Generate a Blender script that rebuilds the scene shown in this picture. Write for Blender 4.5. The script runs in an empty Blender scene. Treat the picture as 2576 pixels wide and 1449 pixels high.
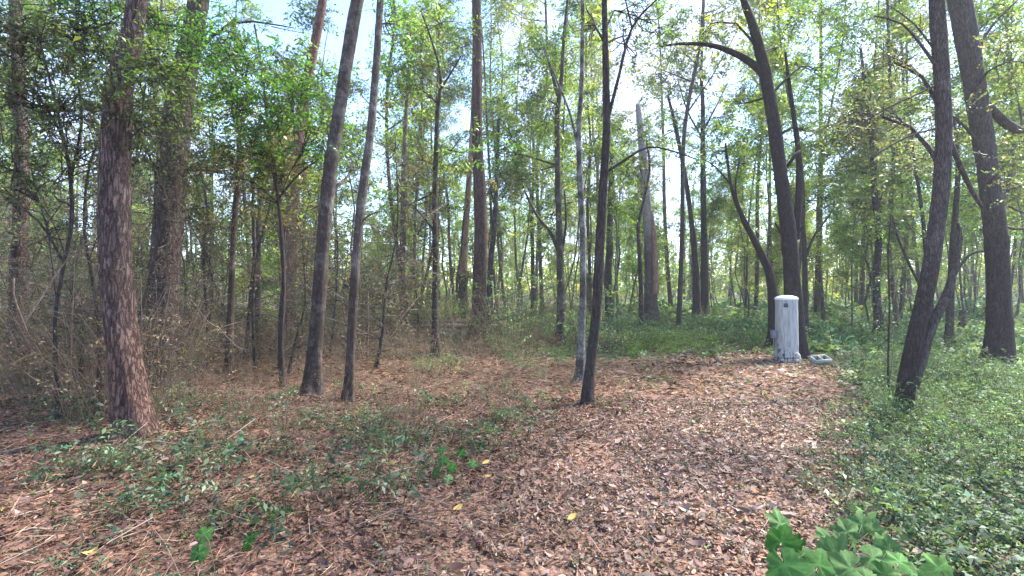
import bpy, math, random
import numpy as np
from mathutils import Vector

R = math.radians
rng = np.random.default_rng(7)
random.seed(7)
S = bpy.context.scene
COL = S.collection

# ------------------------------------------------------------ camera, sky, sun
CAM_Z = 1.6
F = 1288.0                                   # focal length in units of a 2576 wide picture
cam_d = bpy.data.cameras.new('camera')
cam = bpy.data.objects.new('camera', cam_d)
COL.objects.link(cam)
cam.location = (0, 0, CAM_Z)
cam.rotation_euler = (R(90), 0, 0)
cam_d.sensor_width = 36
cam_d.lens = 18.0
cam_d.clip_start = 0.05
cam_d.clip_end = 3000
S.camera = cam

SUN_EL, SUN_ROT = 50.0, 58.0
world = bpy.data.worlds.new("World")
S.world = world
world.use_nodes = True
wn, wl = world.node_tree.nodes, world.node_tree.links
wn.clear()
w_out = wn.new('ShaderNodeOutputWorld')
w_bg = wn.new('ShaderNodeBackground')
w_bg.inputs['Strength'].default_value = 0.10
sky = wn.new('ShaderNodeTexSky')
sky.sky_type = 'NISHITA'
sky.sun_disc = False
sky.sun_elevation = R(SUN_EL)
sky.sun_rotation = R(SUN_ROT)
sky.air_density = 1.0
sky.dust_density = 0.3
sky.ozone_density = 4.0
w_tc = wn.new('ShaderNodeTexCoord')
w_map = wn.new('ShaderNodeMapping')
w_map.inputs['Scale'].default_value = (1.0, 1.0, 1.6)
w_map.inputs['Location'].default_value = (0.35, 0.1, 0.0)
w_noise = wn.new('ShaderNodeTexNoise')
w_noise.inputs['Scale'].default_value = 2.6
w_noise.inputs['Detail'].default_value = 6
w_noise.inputs['Roughness'].default_value = 0.55
w_ramp = wn.new('ShaderNodeValToRGB')
w_ramp.color_ramp.elements[0].position = 0.46
w_ramp.color_ramp.elements[1].position = 0.72
w_mix = wn.new('ShaderNodeMixRGB')
w_mix.inputs['Color2'].default_value = (2.9, 3.1, 5.2, 1)
wl.new(w_tc.outputs['Generated'], w_map.inputs['Vector'])
wl.new(w_map.outputs['Vector'], w_noise.inputs['Vector'])
last = w_noise.outputs['Fac']
for gdir, width, amt in (((-0.31, 1.0, 0.50), 0.955, 0.30), ((0.42, 1.0, 0.33), 0.985, 0.22), ((-0.05, 1.0, 0.42), 0.985, -0.15), ((0.27, 1.0, 0.34), 0.975, -0.25)):
    g = Vector(gdir).normalized()                 # openings and banks in the cloud cover
    dt = wn.new('ShaderNodeVectorMath'); dt.operation = 'DOT_PRODUCT'; dt.inputs[1].default_value = g
    wl.new(w_tc.outputs['Generated'], dt.inputs[0])
    gm = wn.new('ShaderNodeMapRange'); gm.interpolation_type = 'SMOOTHSTEP'
    gm.inputs['From Min'].default_value = width; gm.inputs['From Max'].default_value = 1.0
    gm.inputs['To Min'].default_value = 0.0; gm.inputs['To Max'].default_value = amt
    wl.new(dt.outputs['Value'], gm.inputs['Value'])
    sb = wn.new('ShaderNodeMath'); sb.operation = 'SUBTRACT'
    wl.new(last, sb.inputs[0]); wl.new(gm.outputs[0], sb.inputs[1])
    last = sb.outputs[0]
wl.new(last, w_ramp.inputs['Fac'])
wl.new(w_ramp.outputs['Color'], w_mix.inputs['Fac'])
wl.new(sky.outputs['Color'], w_mix.inputs['Color1'])
wl.new(w_mix.outputs['Color'], w_bg.inputs['Color'])
wl.new(w_bg.outputs['Background'], w_out.inputs['Surface'])

sun_d = bpy.data.lights.new('sun', 'SUN')
sun_d.energy = 3.8
sun_d.angle = R(12)
sun_d.color = (1.0, 0.95, 0.86)
sun = bpy.data.objects.new('sun', sun_d)
COL.objects.link(sun)
sv = Vector((math.sin(R(SUN_ROT)) * math.cos(R(SUN_EL)), math.cos(R(SUN_ROT)) * math.cos(R(SUN_EL)), math.sin(R(SUN_EL))))
sun.rotation_euler = (-sv).to_track_quat('-Z', 'Y').to_euler()

S.view_settings.view_transform = 'Standard'
S.view_settings.look = 'None'
S.view_settings.gamma = 1.0
S.view_settings.use_curve_mapping = False
S.view_settings.exposure = 2.6
S.render.engine = 'CYCLES'
S.cycles.max_bounces = 6
S.cycles.diffuse_bounces = 4
S.cycles.transmission_bounces = 4
S.cycles.glossy_bounces = 2
S.render.filter_size = 1.6

# ------------------------------------------------------------ noise and ground height
def _hash(ix, iy, iz):
    h = (ix * 374761393 + iy * 668265263 + iz * 2147483647 * 0 + iz * 1274126177) & 0xFFFFFFFF
    h = ((h ^ (h >> 13)) * 1274126177) & 0xFFFFFFFF
    return ((h ^ (h >> 16)) & 0xFFFF) / 65535.0

def vnoise(p):
    p = np.asarray(p, float)
    i = np.floor(p).astype(np.int64)
    f = p - i
    u = f * f * (3 - 2 * f)
    r = 0
    for dx in (0, 1):
        for dy in (0, 1):
            for dz in (0, 1):
                w = (u[..., 0] if dx else 1 - u[..., 0]) * (u[..., 1] if dy else 1 - u[..., 1]) * (u[..., 2] if dz else 1 - u[..., 2])
                r = r + w * _hash(i[..., 0] + dx, i[..., 1] + dy, i[..., 2] + dz)
    return r * 2 - 1

def n2(x, y, s, off=0.0):
    x = np.asarray(x, float); y = np.asarray(y, float)
    return vnoise(np.stack([x * s + 31.7 + off, y * s + 11.3 + off, np.full_like(x, 5.5 + off)], -1))

PATH = np.array([(-0.1, 0.0), (0.25, 2.8), (1.1, 4.2), (2.1, 5.8), (3.6, 8.2), (4.9, 10.4), (5.6, 11.2)])
PATHW = np.array([1.9, 1.7, 1.4, 1.35, 1.5, 1.7, 1.2])
def path_mask(x, y):
    """1 in the middle of the leaf covered track, 0 away from it"""
    x = np.asarray(x, float); y = np.asarray(y, float)
    best = np.full(x.shape, 9.0)
    for k in range(len(PATH) - 1):
        a, b = PATH[k], PATH[k + 1]
        ab = b - a
        t = np.clip(((x - a[0]) * ab[0] + (y - a[1]) * ab[1]) / (ab @ ab), 0, 1)
        d = np.hypot(x - a[0] - t * ab[0], y - a[1] - t * ab[1])
        w = PATHW[k] + (PATHW[k + 1] - PATHW[k]) * t
        best = np.minimum(best, d / w)
    best = best + 0.28 * n2(x, y, 0.9) + 0.15 * n2(x, y, 2.7)
    return np.clip((1.25 - best) / 0.5, 0, 1)

def path_side(x, y):
    """negative left of the track, positive right of it (metres)"""
    px = np.interp(y, PATH[:, 1], PATH[:, 0])
    px = np.where(np.asarray(y) > 11.2, 5.6, px)
    return np.asarray(x) - px

def H(x, y):
    x = np.asarray(x, float); y = np.asarray(y, float)
    pm = path_mask(x, y)
    side = path_side(x, y)
    left = np.clip((-side - 1.2) / 1.5, 0, 1) * np.clip((14 - y) / 4, 0, 1)
    z = 0.05 * n2(x, y, 0.45) + 0.028 * n2(x, y, 1.4) * (1 - 0.6 * pm) + 0.012 * n2(x, y, 4.1) * (1 - 0.5 * pm)
    z = z + 0.09 * left * (0.6 + 0.5 * n2(x, y, 0.8, 3)) - 0.02 * pm
    far = np.clip((np.hypot(x, y) - 25) / 60, 0, 1)
    return z * (1 - 0.5 * far)

def h1(x, y):
    return float(H(np.array([x]), np.array([y]))[0])

def U(x, y, d):
    """a point of the 2576 wide picture brought out to depth d"""
    return np.array([(x - 1288.0) / F * d, d, CAM_Z + (724.0 - y) / F * d])

# ------------------------------------------------------------ mesh gathering
class MB:
    def __init__(self):
        self.v, self.q, self.t, self.c, self.n = [], [], [], [], 0
    def add(self, v, q=None, t=None, c=(1, 1, 1)):
        v = np.asarray(v, float).reshape(-1, 3)
        c = np.asarray(c, float)
        if c.ndim == 1:
            c = np.tile(c, (len(v), 1))
        self.v.append(v); self.c.append(c)
        if q is not None and len(q): self.q.append(np.asarray(q, int).reshape(-1, 4) + self.n)
        if t is not None and len(t): self.t.append(np.asarray(t, int).reshape(-1, 3) + self.n)
        self.n += len(v)
    def mesh(self, name, mat, smooth=False, offset=None):
        v = np.concatenate(self.v)
        if offset is not None: v = v - np.asarray(offset, float)
        q = np.concatenate(self.q) if self.q else np.zeros((0, 4), int)
        t = np.concatenate(self.t) if self.t else np.zeros((0, 3), int)
        me = bpy.data.meshes.new(name)
        me.vertices.add(len(v))
        me.vertices.foreach_set('co', v.astype(np.float32).ravel())
        me.loops.add(len(q) * 4 + len(t) * 3)
        me.loops.foreach_set('vertex_index', np.concatenate([q.ravel(), t.ravel()]).astype(np.int32))
        me.polygons.add(len(q) + len(t))
        st = np.concatenate([np.arange(len(q)) * 4, len(q) * 4 + np.arange(len(t)) * 3]).astype(np.int32)
        me.polygons.foreach_set('loop_start', st)
        if smooth:
            me.polygons.foreach_set('use_smooth', np.ones(len(q) + len(t), bool))
        me.update(calc_edges=True)
        a = me.color_attributes.new('Col', 'FLOAT_COLOR', 'POINT')
        c = np.concatenate([np.concatenate(self.c), np.ones((len(v), 1))], 1).astype(np.float32)
        a.data.foreach_set('color', c.ravel())
        me.materials.append(mat)
        return me

def put(name, me, parent=None, **props):
    o = bpy.data.objects.new(name, me)
    COL.objects.link(o)
    if parent is not None: o.parent = parent
    for k, v in props.items(): o[k] = v
    return o

def thing(name, loc, label, category, group=None):
    o = bpy.data.objects.new(name, None)
    o.empty_display_size = 0.2
    COL.objects.link(o)
    o.location = loc
    o['label'] = label; o['category'] = category
    if group: o['group'] = group
    return o

def copy_tree(o, loc, rz, sc, label, group=None, tilt=(0, 0)):
    c = o.copy(); COL.objects.link(c)
    c.location = loc; c.rotation_euler = (tilt[0], tilt[1], rz)
    c.scale = sc if hasattr(sc, '__len__') else (sc, sc, sc)
    c['label'] = label
    if group: c['group'] = group
    elif 'group' in c: del c['group']
    for ch in o.children:
        k = ch.copy(); COL.objects.link(k); k.parent = c
    return c

# ------------------------------------------------------------ materials
def newmat(name):
    m = bpy.data.materials.new(name)
    m.use_nodes = True
    nt = m.node_tree
    nt.nodes.clear()
    out = nt.nodes.new('ShaderNodeOutputMaterial')
    return m, nt.nodes, nt.links, out

def leaf_mat(name, trans=0.38, rough=0.5, spec=0.25, vary=0.35):
    m, N, L, out = newmat(name)
    at = N.new('ShaderNodeAttribute'); at.attribute_name = 'Col'
    oi = N.new('ShaderNodeObjectInfo')
    mr = N.new('ShaderNodeMapRange')
    mr.inputs['To Min'].default_value = 1 - vary; mr.inputs['To Max'].default_value = 1 + vary
    L.new(oi.outputs['Random'], mr.inputs['Value'])
    mul = N.new('ShaderNodeVectorMath'); mul.operation = 'SCALE'
    L.new(at.outputs['Color'], mul.inputs[0]); L.new(mr.outputs['Result'], mul.inputs['Scale'])
    p = N.new('ShaderNodeBsdfPrincipled')
    p.inputs['Roughness'].default_value = rough
    p.inputs['Specular IOR Level'].default_value = spec
    L.new(mul.outputs[0], p.inputs['Base Color'])
    if trans > 0:
        tr = N.new('ShaderNodeBsdfTranslucent')
        tc = N.new('ShaderNodeVectorMath'); tc.operation = 'MULTIPLY'
        tc.inputs[1].default_value = (1.9, 1.75, 0.7)
        L.new(mul.outputs[0], tc.inputs[0]); L.new(tc.outputs[0], tr.inputs['Color'])
        mx = N.new('ShaderNodeMixShader'); mx.inputs['Fac'].default_value = trans
        L.new(p.outputs[0], mx.inputs[1]); L.new(tr.outputs[0], mx.inputs[2])
        L.new(mx.outputs[0], out.inputs['Surface'])
    else:
        L.new(p.outputs[0], out.inputs['Surface'])
    return m

def bark_mat(name, dark, light, patch, vscale=1.0, plates=True, bump=0.6, lichen=0.5):
    """long vertical plates with dark joints, pale lichen patches"""
    m, N, L, out = newmat(name)
    tc = N.new('ShaderNodeTexCoord')
    mp = N.new('ShaderNodeMapping')
    mp.inputs['Scale'].default_value = (30 * vscale, 30 * vscale, 5.5 * vscale)
    L.new(tc.outputs['Object'], mp.inputs['Vector'])
    wz = N.new('ShaderNodeTexNoise'); wz.inputs['Scale'].default_value = 0.9; wz.inputs['Detail'].default_value = 7; wz.inputs['Roughness'].default_value = 0.7
    L.new(mp.outputs[0], wz.inputs['Vector'])
    addv = N.new('ShaderNodeMixRGB'); addv.blend_type = 'ADD'; addv.inputs['Fac'].default_value = 1.0
    wsc = N.new('ShaderNodeVectorMath'); wsc.operation = 'SCALE'; wsc.inputs['Scale'].default_value = 2.6
    L.new(wz.outputs['Color'], wsc.inputs[0])
    L.new(mp.outputs[0], addv.inputs[1]); L.new(wsc.outputs[0], addv.inputs[2])
    vo = N.new('ShaderNodeTexVoronoi'); vo.feature = 'DISTANCE_TO_EDGE'; vo.inputs['Scale'].default_value = 1.0
    L.new(addv.outputs[0], vo.inputs['Vector'])
    cr = N.new('ShaderNodeValToRGB')
    cr.color_ramp.elements[0].position = 0.0; cr.color_ramp.elements[1].position = 0.16 if plates else 0.5
    cr.color_ramp.elements[0].color = (0.22, 0.2, 0.2, 1)
    L.new(vo.outputs['Distance'], cr.inputs['Fac'])
    vc = N.new('ShaderNodeTexVoronoi'); vc.inputs['Scale'].default_value = 1.0
    L.new(addv.outputs[0], vc.inputs['Vector'])
    fn = N.new('ShaderNodeTexNoise'); fn.inputs['Scale'].default_value = 9.0; fn.inputs['Detail'].default_value = 8
    L.new(mp.outputs[0], fn.inputs['Vector'])
    # plate colour varies plate by plate
    sep = N.new('ShaderNodeSeparateColor'); L.new(vc.outputs['Color'], sep.inputs[0])
    ad = N.new('ShaderNodeMath'); ad.operation = 'MULTIPLY_ADD'; ad.inputs[1].default_value = 0.28
    L.new(sep.outputs[0], ad.inputs[0]); L.new(fn.outputs['Fac'], ad.inputs[2])
    pr = N.new('ShaderNodeMapRange'); pr.inputs['From Min'].default_value = 0.35; pr.inputs['From Max'].default_value = 1.05
    L.new(ad.outputs[0], pr.inputs['Value'])
    c1 = N.new('ShaderNodeMixRGB'); c1.inputs[1].default_value = (*dark, 1); c1.inputs[2].default_value = (*light, 1)
    L.new(pr.outputs[0], c1.inputs['Fac'])
    # lichen / flaked patches at a larger scale
    ln = N.new('ShaderNodeTexNoise'); ln.inputs['Scale'].default_value = 4.5; ln.inputs['Detail'].default_value = 7; ln.inputs['Roughness'].default_value = 0.7
    L.new(tc.outputs['Object'], ln.inputs['Vector'])
    lr = N.new('ShaderNodeValToRGB'); lr.color_ramp.elements[0].position = 0.62 - 0.18 * lichen; lr.color_ramp.elements[1].position = 0.74 - 0.1 * lichen
    L.new(ln.outputs['Fac'], lr.inputs['Fac'])
    lm = N.new('ShaderNodeMath'); lm.operation = 'MULTIPLY'; lm.inputs[1].default_value = lichen
    L.new(lr.outputs[0], lm.inputs[0])
    c2 = N.new('ShaderNodeMixRGB'); c2.inputs[2].default_value = (*patch, 1)
    L.new(c1.outputs[0], c2.inputs[1]); L.new(lm.outputs[0], c2.inputs['Fac'])
    c3 = N.new('ShaderNodeMixRGB'); c3.blend_type = 'MULTIPLY'; c3.inputs['Fac'].default_value = 0.75
    L.new(c2.outputs[0], c3.inputs[1]); L.new(cr.outputs[0], c3.inputs[2])
    at = N.new('ShaderNodeAttribute'); at.attribute_name = 'Col'
    c4 = N.new('ShaderNodeMixRGB'); c4.blend_type = 'MULTIPLY'; c4.inputs['Fac'].default_value = 1
    L.new(c3.outputs[0], c4.inputs[1]); L.new(at.outputs['Color'], c4.inputs[2])
    p = N.new('ShaderNodeBsdfPrincipled'); p.inputs['Roughness'].default_value = 0.9; p.inputs['Specular IOR Level'].default_value = 0.15
    L.new(c4.outputs[0], p.inputs['Base Color'])
    hm = N.new('ShaderNodeMath'); hm.operation = 'MULTIPLY_ADD'; hm.inputs[1].default_value = 0.5
    L.new(fn.outputs['Fac'], hm.inputs[0]); L.new(cr.outputs[0], hm.inputs[2])
    bp = N.new('ShaderNodeBump'); bp.inputs['Strength'].default_value = bump; bp.inputs['Distance'].default_value = 0.02
    L.new(hm.outputs[0], bp.inputs['Height']); L.new(bp.outputs[0], p.inputs['Normal'])
    L.new(p.outputs[0], out.inputs['Surface'])
    return m

def simple_mat(name, col, col2=None, rough=0.8, scale=20, spec=0.3, bump=0.2):
    m, N, L, out = newmat(name)
    tc = N.new('ShaderNodeTexCoord')
    no = N.new('ShaderNodeTexNoise'); no.inputs['Scale'].default_value = scale; no.inputs['Detail'].default_value = 6
    L.new(tc.outputs['Object'], no.inputs['Vector'])
    mx = N.new('ShaderNodeMixRGB'); mx.inputs[1].default_value = (*col, 1); mx.inputs[2].default_value = (*(col2 or col), 1)
    L.new(no.outputs['Fac'], mx.inputs['Fac'])
    p = N.new('ShaderNodeBsdfPrincipled'); p.inputs['Roughness'].default_value = rough; p.inputs['Specular IOR Level'].default_value = spec
    L.new(mx.outputs[0], p.inputs['Base Color'])
    bp = N.new('ShaderNodeBump'); bp.inputs['Strength'].default_value = bump; bp.inputs['Distance'].default_value = 0.01
    L.new(no.outputs['Fac'], bp.inputs['Height']); L.new(bp.outputs[0], p.inputs['Normal'])
    L.new(p.outputs[0], out.inputs['Surface'])
    return m

M_LEAF = leaf_mat('leaf', 0.52, 0.55, 0.25)
M_LEAF_HERO = leaf_mat('near_leaf', 0.48, 0.42, 0.4, vary=0.0)
M_COVER = leaf_mat('ground_cover_leaf', 0.25, 0.62, 0.18, vary=0.2)
M_LITTER = leaf_mat('dead_leaf', 0.08, 0.7, 0.25, vary=0.0)
M_BRUSH = leaf_mat('dry_brush', 0.15, 0.8, 0.15, vary=0.25)
B_PINE = bark_mat('pine_bark', (0.060, 0.045, 0.040), (0.235, 0.175, 0.155), (0.30, 0.26, 0.24), 1.0, True, 1.0, 0.45)
B_PINE_FAR = bark_mat('pine_bark_fine', (0.06, 0.042, 0.035), (0.20, 0.14, 0.115), (0.25, 0.22, 0.19), 0.8, True, 0.8, 0.35)
B_DARK = bark_mat('dark_bark', (0.028, 0.023, 0.022), (0.095, 0.080, 0.074), (0.16, 0.15, 0.14), 1.6, True, 0.7, 0.3)
B_GREY = bark_mat('grey_bark', (0.05, 0.043, 0.038), (0.15, 0.13, 0.115), (0.30, 0.29, 0.27), 1.5, False, 0.6, 0.75)
B_MOTTLED = bark_mat('mottled_bark', (0.06, 0.055, 0.05), (0.17, 0.155, 0.14), (0.42, 0.42, 0.40), 2.2, False, 0.5, 1.0)
B_BARE = bark_mat('bare_wood', (0.33, 0.19, 0.13), (0.55, 0.37, 0.28), (0.55, 0.47, 0.42), 0.6, False, 0.3, 0.4)
B_PALE = bark_mat('pale_dead_wood', (0.26, 0.24, 0.23), (0.48, 0.45, 0.43), (0.2, 0.15, 0.12), 1.0, False, 0.4, 0.5)
B_LOG = bark_mat('log_wood', (0.22, 0.16, 0.12), (0.46, 0.37, 0.29), (0.1, 0.08, 0.06), 1.0, False, 0.4, 0.5)

# ------------------------------------------------------------ tubes, sprays, litter
def resample(P, Rr, step):
    P = np.asarray(P, float); Rr = np.asarray(Rr, float)
    # catmull-rom through the points
    n = len(P)
    out, ro = [], []
    for i in range(n - 1):
        p0 = P[max(i - 1, 0)]; p1 = P[i]; p2 = P[i + 1]; p3 = P[min(i + 2, n - 1)]
        m = max(2, int(np.linalg.norm(p2 - p1) / step))
        for t in np.arange(m) / m:
            a = 2 * p1 + (p2 - p0) * t + (2 * p0 - 5 * p1 + 4 * p2 - p3) * t * t + (-p0 + 3 * p1 - 3 * p2 + p3) * t ** 3
            out.append(a * 0.5); ro.append(Rr[i] + (Rr[i + 1] - Rr[i]) * t)
    out.append(P[-1]); ro.append(Rr[-1])
    return np.array(out), np.array(ro)

def tube(mb, P, Rr, seg=6, step=None, rough=0.0, flare=0.0, col=(1, 1, 1), seed=0, cap=True):
    P = np.asarray(P, float); Rr = np.asarray(Rr, float)
    if step: P, Rr = resample(P, Rr, step)
    n = len(P)
    T = np.gradient(P, axis=0)
    T /= np.linalg.norm(T, axis=1, keepdims=True) + 1e-9
    ref = np.array([0.0, -1.0, 0.0]) if abs(T[0][2]) > 0.6 else np.array([0.0, 0.0, 1.0])
    if abs(T[0] @ ref) > 0.92: ref = np.array([1.0, 0.0, 0.0])
    A = ref - T * (T @ ref)[:, None]
    A /= np.linalg.norm(A, axis=1, keepdims=True) + 1e-9
    B = np.cross(T, A)
    th = np.linspace(0, 2 * np.pi, seg, endpoint=False)
    ring = A[:, None, :] * np.cos(th)[None, :, None] + B[:, None, :] * np.sin(th)[None, :, None]
    rad = np.repeat(Rr[:, None], seg, 1)
    s = np.concatenate([[0], np.cumsum(np.linalg.norm(np.diff(P, axis=0), axis=1))])
    if rough > 0:
        q = np.stack([np.cos(th)[None, :] * 3.2 + s[:, None] * 0, np.sin(th)[None, :] * 3.2 + s[:, None] * 0, s[:, None] * 3.5 + th[None, :] * 0], -1) + seed * 7.3
        fine = np.stack([np.cos(th)[None, :] * 9 + s[:, None] * 0, np.sin(th)[None, :] * 9 + s[:, None] * 0, s[:, None] * 14 + th[None, :] * 0], -1) + seed
        big = np.stack([np.cos(th)[None, :] * 1.1 + s[:, None] * 0, np.sin(th)[None, :] * 1.1 + s[:, None] * 0, s[:, None] * 1.2 + th[None, :] * 0], -1) + seed * 3.1
        rad = rad * (1 + rough * (0.5 * vnoise(q) + 0.55 * vnoise(fine) + 0.7 * vnoise(big)))
    if flare > 0:
        k = np.exp(-s / 0.26)[:, None]
        k2 = np.exp(-s / 0.7)[:, None]
        rad = rad * (1 + flare * k * (0.8 + 0.45 * np.cos(th * 5 + seed)[None, :]) + 0.16 * flare * k2 * (1 + 0.7 * np.cos(th * 3 + seed * 2)[None, :]))
    V = P[:, None, :] + ring * rad[:, :, None]
    idx = np.arange(n * seg).reshape(n, seg)
    nx = np.roll(idx, -1, 1)
    q = np.stack([idx[:-1], nx[:-1], nx[1:], idx[1:]], -1).reshape(-1, 4)
    t = []
    vv = V.reshape(-1, 3)
    if cap:
        vv = np.concatenate([vv, [P[-1] + T[-1] * Rr[-1] * 0.6]])
        t = [(idx[-1, i], nx[-1, i], n * seg) for i in range(seg)]
    mb.add(vv, q, t, col)

def unit(a):
    return a / (np.linalg.norm(a, axis=-1, keepdims=True) + 1e-9)

def pick(pal, n, jit=0.18):
    pal = np.asarray(pal, float)
    c = pal[rng.integers(0, len(pal), n)]
    return np.clip(c * (1 + jit * rng.normal(size=(n, 1))) * (1 + 0.08 * rng.normal(size=(n, 3))), 0.004, 0.8)

def leaves(mb, C, D, Nn, L, W, col, fold=0.18):
    """rhombic leaves, folded along the midrib: base, two sides, tip"""
    n = len(C)
    D = unit(D); Sd = unit(np.cross(D, Nn)); Nn = np.cross(Sd, D)
    L = np.broadcast_to(L, (n,))[:, None]; W = np.broadcast_to(W, (n,))[:, None]
    b = C; tip = C + D * L - Nn * L * 0.12
    m = C + D * L * 0.45 + Nn * W * fold
    V = np.stack([b, m + Sd * W * 0.5, tip, m - Sd * W * 0.5], 1).reshape(-1, 3)
    i = np.arange(n) * 4
    q = np.stack([i, i + 1, i + 2, i + 3], 1)
    mb.add(V, q, None, np.repeat(col, 4, 0))

def curled(mb, C, D, Nn, L, W, col, curl=0.6):
    """six point curled dead leaf"""
    n = len(C)
    D = unit(D); Sd = unit(np.cross(D, Nn)); Nn = np.cross(Sd, D)
    L = np.broadcast_to(L, (n,))[:, None]; W = np.broadcast_to(W, (n,))[:, None]
    cu = (rng.random((n, 1)) * 1.4 - 0.3) * curl
    cw = (rng.random((n, 1)) - 0.3) * 0.7
    b = C - D * L * 0.5 + Nn * L * cu * 0.5
    t = C + D * L * 0.5 + Nn * L * cu * (0.3 + 0.6 * rng.random((n, 1)))
    m1 = C - D * L * 0.18; m2 = C + D * L * 0.2
    up = Nn * W * cw
    V = np.stack([b, m1 + Sd * W * 0.42 + up, m1 - Sd * W * 0.42 + up, m2 + Sd * W * 0.5 + up, m2 - Sd * W * 0.5 + up, t], 1).reshape(-1, 3)
    i = np.arange(n) * 6
    q = np.stack([i + 1, i + 3, i + 4, i + 2], 1)
    tt = np.concatenate([np.stack([i, i + 1, i + 2], 1), np.stack([i + 3, i + 5, i + 4], 1)])
    mb.add(V, q, tt, np.repeat(col, 6, 0))

TWIG = (0.07, 0.055, 0.045)
def sprays(mb, O, D, SL, k, ll, lw, pal, twig=TWIG, droop=0.25, flat=0.6, jit=0.2, tw=0.006):
    """leafy twigs: N origins with directions, k leaves along each"""
    n = len(O)
    D = unit(D)
    SL = np.broadcast_to(SL, (n,))
    t = (np.arange(k) + 0.7) / k
    tt = t[None, :, None]
    base = O[:, None, :] + D[:, None, :] * SL[:, None, None] * tt
    base = base + np.array([0, 0, -1.0]) * (droop * SL[:, None, None] * tt ** 2)
    up = np.array([0, 0, 1.0]) + 0.45 * rng.normal(size=(n, 3))
    side = unit(np.cross(D, up))
    sg = np.where(np.arange(k) % 2, 1.0, -1.0)[None, :, None]
    ld = D[:, None, :] * 0.55 + side[:, None, :] * sg + rng.normal(size=(n, k, 3)) * 0.35 + np.array([0, 0, -0.18])
    nn = up[:, None, :] * flat + rng.normal(size=(n, k, 3)) * (1.05 - flat)
    C = base.reshape(-1, 3); N_ = n * k
    sz = np.exp(rng.normal(size=N_) * 0.25)
    tone = np.repeat(pick(pal, n, jit), k, 0)
    cc = np.clip(tone * (1 + 0.2 * rng.normal(size=(N_, 1))), 0.004, 0.8)
    leaves(mb, C, ld.reshape(-1, 3), nn.reshape(-1, 3), ll * sz, lw * sz, cc)
    # the twig, a thin three sided sliver
    e = O + D * SL[:, None] - np.array([0, 0, 1.0]) * (droop * SL[:, None]) * 0.9
    mid = (O + e) / 2 + np.array([0, 0, 1.0]) * droop * SL[:, None] * 0.2
    u = side * tw
    w = unit(np.cross(D, side)) * tw
    V = np.stack([O + u, O - u, O + w, mid + u * .7, mid - u * .7, mid + w * .7, e], 1).reshape(-1, 3)
    i = np.arange(n) * 7
    q = np.concatenate([np.stack([i, i + 1, i + 4, i + 3], 1), np.stack([i + 1, i + 2, i + 5, i + 4], 1), np.stack([i + 2, i, i + 3, i + 5], 1)])
    t3 = np.concatenate([np.stack([i + 3, i + 4, i + 6], 1), np.stack([i + 4, i + 5, i + 6], 1), np.stack([i + 5, i + 3, i + 6], 1)])
    mb.add(V, q, t3, twig)

def blob_sprays(mb, c, r, ns, k, ll, lw, pal, SL=None, clump=5, **kw):
    """sprays gathered in clumps inside an ellipsoid c, r"""
    c = np.asarray(c, float); r = np.broadcast_to(r, (3,)).astype(float)
    nc = max(1, ns // clump)
    cc = rng.normal(size=(nc, 3)); cc = unit(cc) * (rng.random((nc, 1)) ** 0.5)
    O = np.repeat(c + cc * r, clump, 0)
    O = O + rng.normal(size=O.shape) * 0.10 * r.mean() ** 0.5
    dd = unit(np.repeat(cc * 0.8, clump, 0) + rng.normal(size=O.shape) * 0.8 * np.array([1, 1, 0.6]))
    if SL is None: SL = 0.45
    sl = SL * (0.6 + 0.8 * rng.random(len(O)))
    sprays(mb, O, dd, sl, k, ll, lw, pal, **kw)
    return c + cc * r

def needles(mb, O, nn, L, pal, w=0.004):
    """pine tufts: nn needles bursting from each point"""
    n = len(O)
    D = unit(rng.normal(size=(n * nn, 3)) + np.array([0, 0, -0.2]))
    C = np.repeat(O, nn, 0)
    N_ = rng.normal(size=(n * nn, 3))
    leaves(mb, C, D, N_, L * (0.7 + 0.6 * rng.random(n * nn)), w, np.repeat(pick(pal, n), nn, 0), 0.0)

G_MID = [(0.078, 0.152, 0.036), (0.098, 0.180, 0.042), (0.062, 0.122, 0.034), (0.122, 0.195, 0.052)]
G_BRIGHT = [(0.055, 0.170, 0.025), (0.075, 0.190, 0.030), (0.045, 0.130, 0.025), (0.11, 0.20, 0.04)]
G_DARK = [(0.045, 0.080, 0.034), (0.060, 0.100, 0.040), (0.070, 0.105, 0.042), (0.085, 0.100, 0.05)]
G_YEL = [(0.16, 0.23, 0.05), (0.20, 0.27, 0.065), (0.13, 0.20, 0.05), (0.24, 0.28, 0.08)]
G_GREY = [(0.100, 0.135, 0.075), (0.120, 0.155, 0.085), (0.085, 0.115, 0.065), (0.15, 0.175, 0.105)]
BR = [(0.14, 0.10, 0.065), (0.11, 0.08, 0.055), (0.18, 0.13, 0.08), (0.09, 0.075, 0.05)]
STRAW = [(0.30, 0.21, 0.13), (0.24, 0.16, 0.10), (0.34, 0.26, 0.17), (0.17, 0.12, 0.08)]
OLIVE = [(0.10, 0.11, 0.05), (0.08, 0.09, 0.045), (0.13, 0.12, 0.06), (0.07, 0.085, 0.045)]
DEAD = [(0.25, 0.155, 0.118), (0.31, 0.205, 0.16), (0.19, 0.112, 0.088), (0.42, 0.30, 0.24), (0.11, 0.066, 0.055), (0.23, 0.155, 0.13), (0.28, 0.21, 0.155), (0.15, 0.10, 0.085)]
DEAD_RED = [(0.20, 0.095, 0.062), (0.26, 0.13, 0.085), (0.14, 0.068, 0.048), (0.31, 0.18, 0.125), (0.09, 0.048, 0.036)]
C_GREEN = [(0.050, 0.096, 0.058), (0.066, 0.120, 0.070), (0.036, 0.070, 0.045), (0.082, 0.140, 0.082), (0.12, 0.17, 0.105)]

C_FRESH = [(0.090, 0.165, 0.072), (0.115, 0.200, 0.085), (0.070, 0.128, 0.064), (0.150, 0.225, 0.100)]
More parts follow.
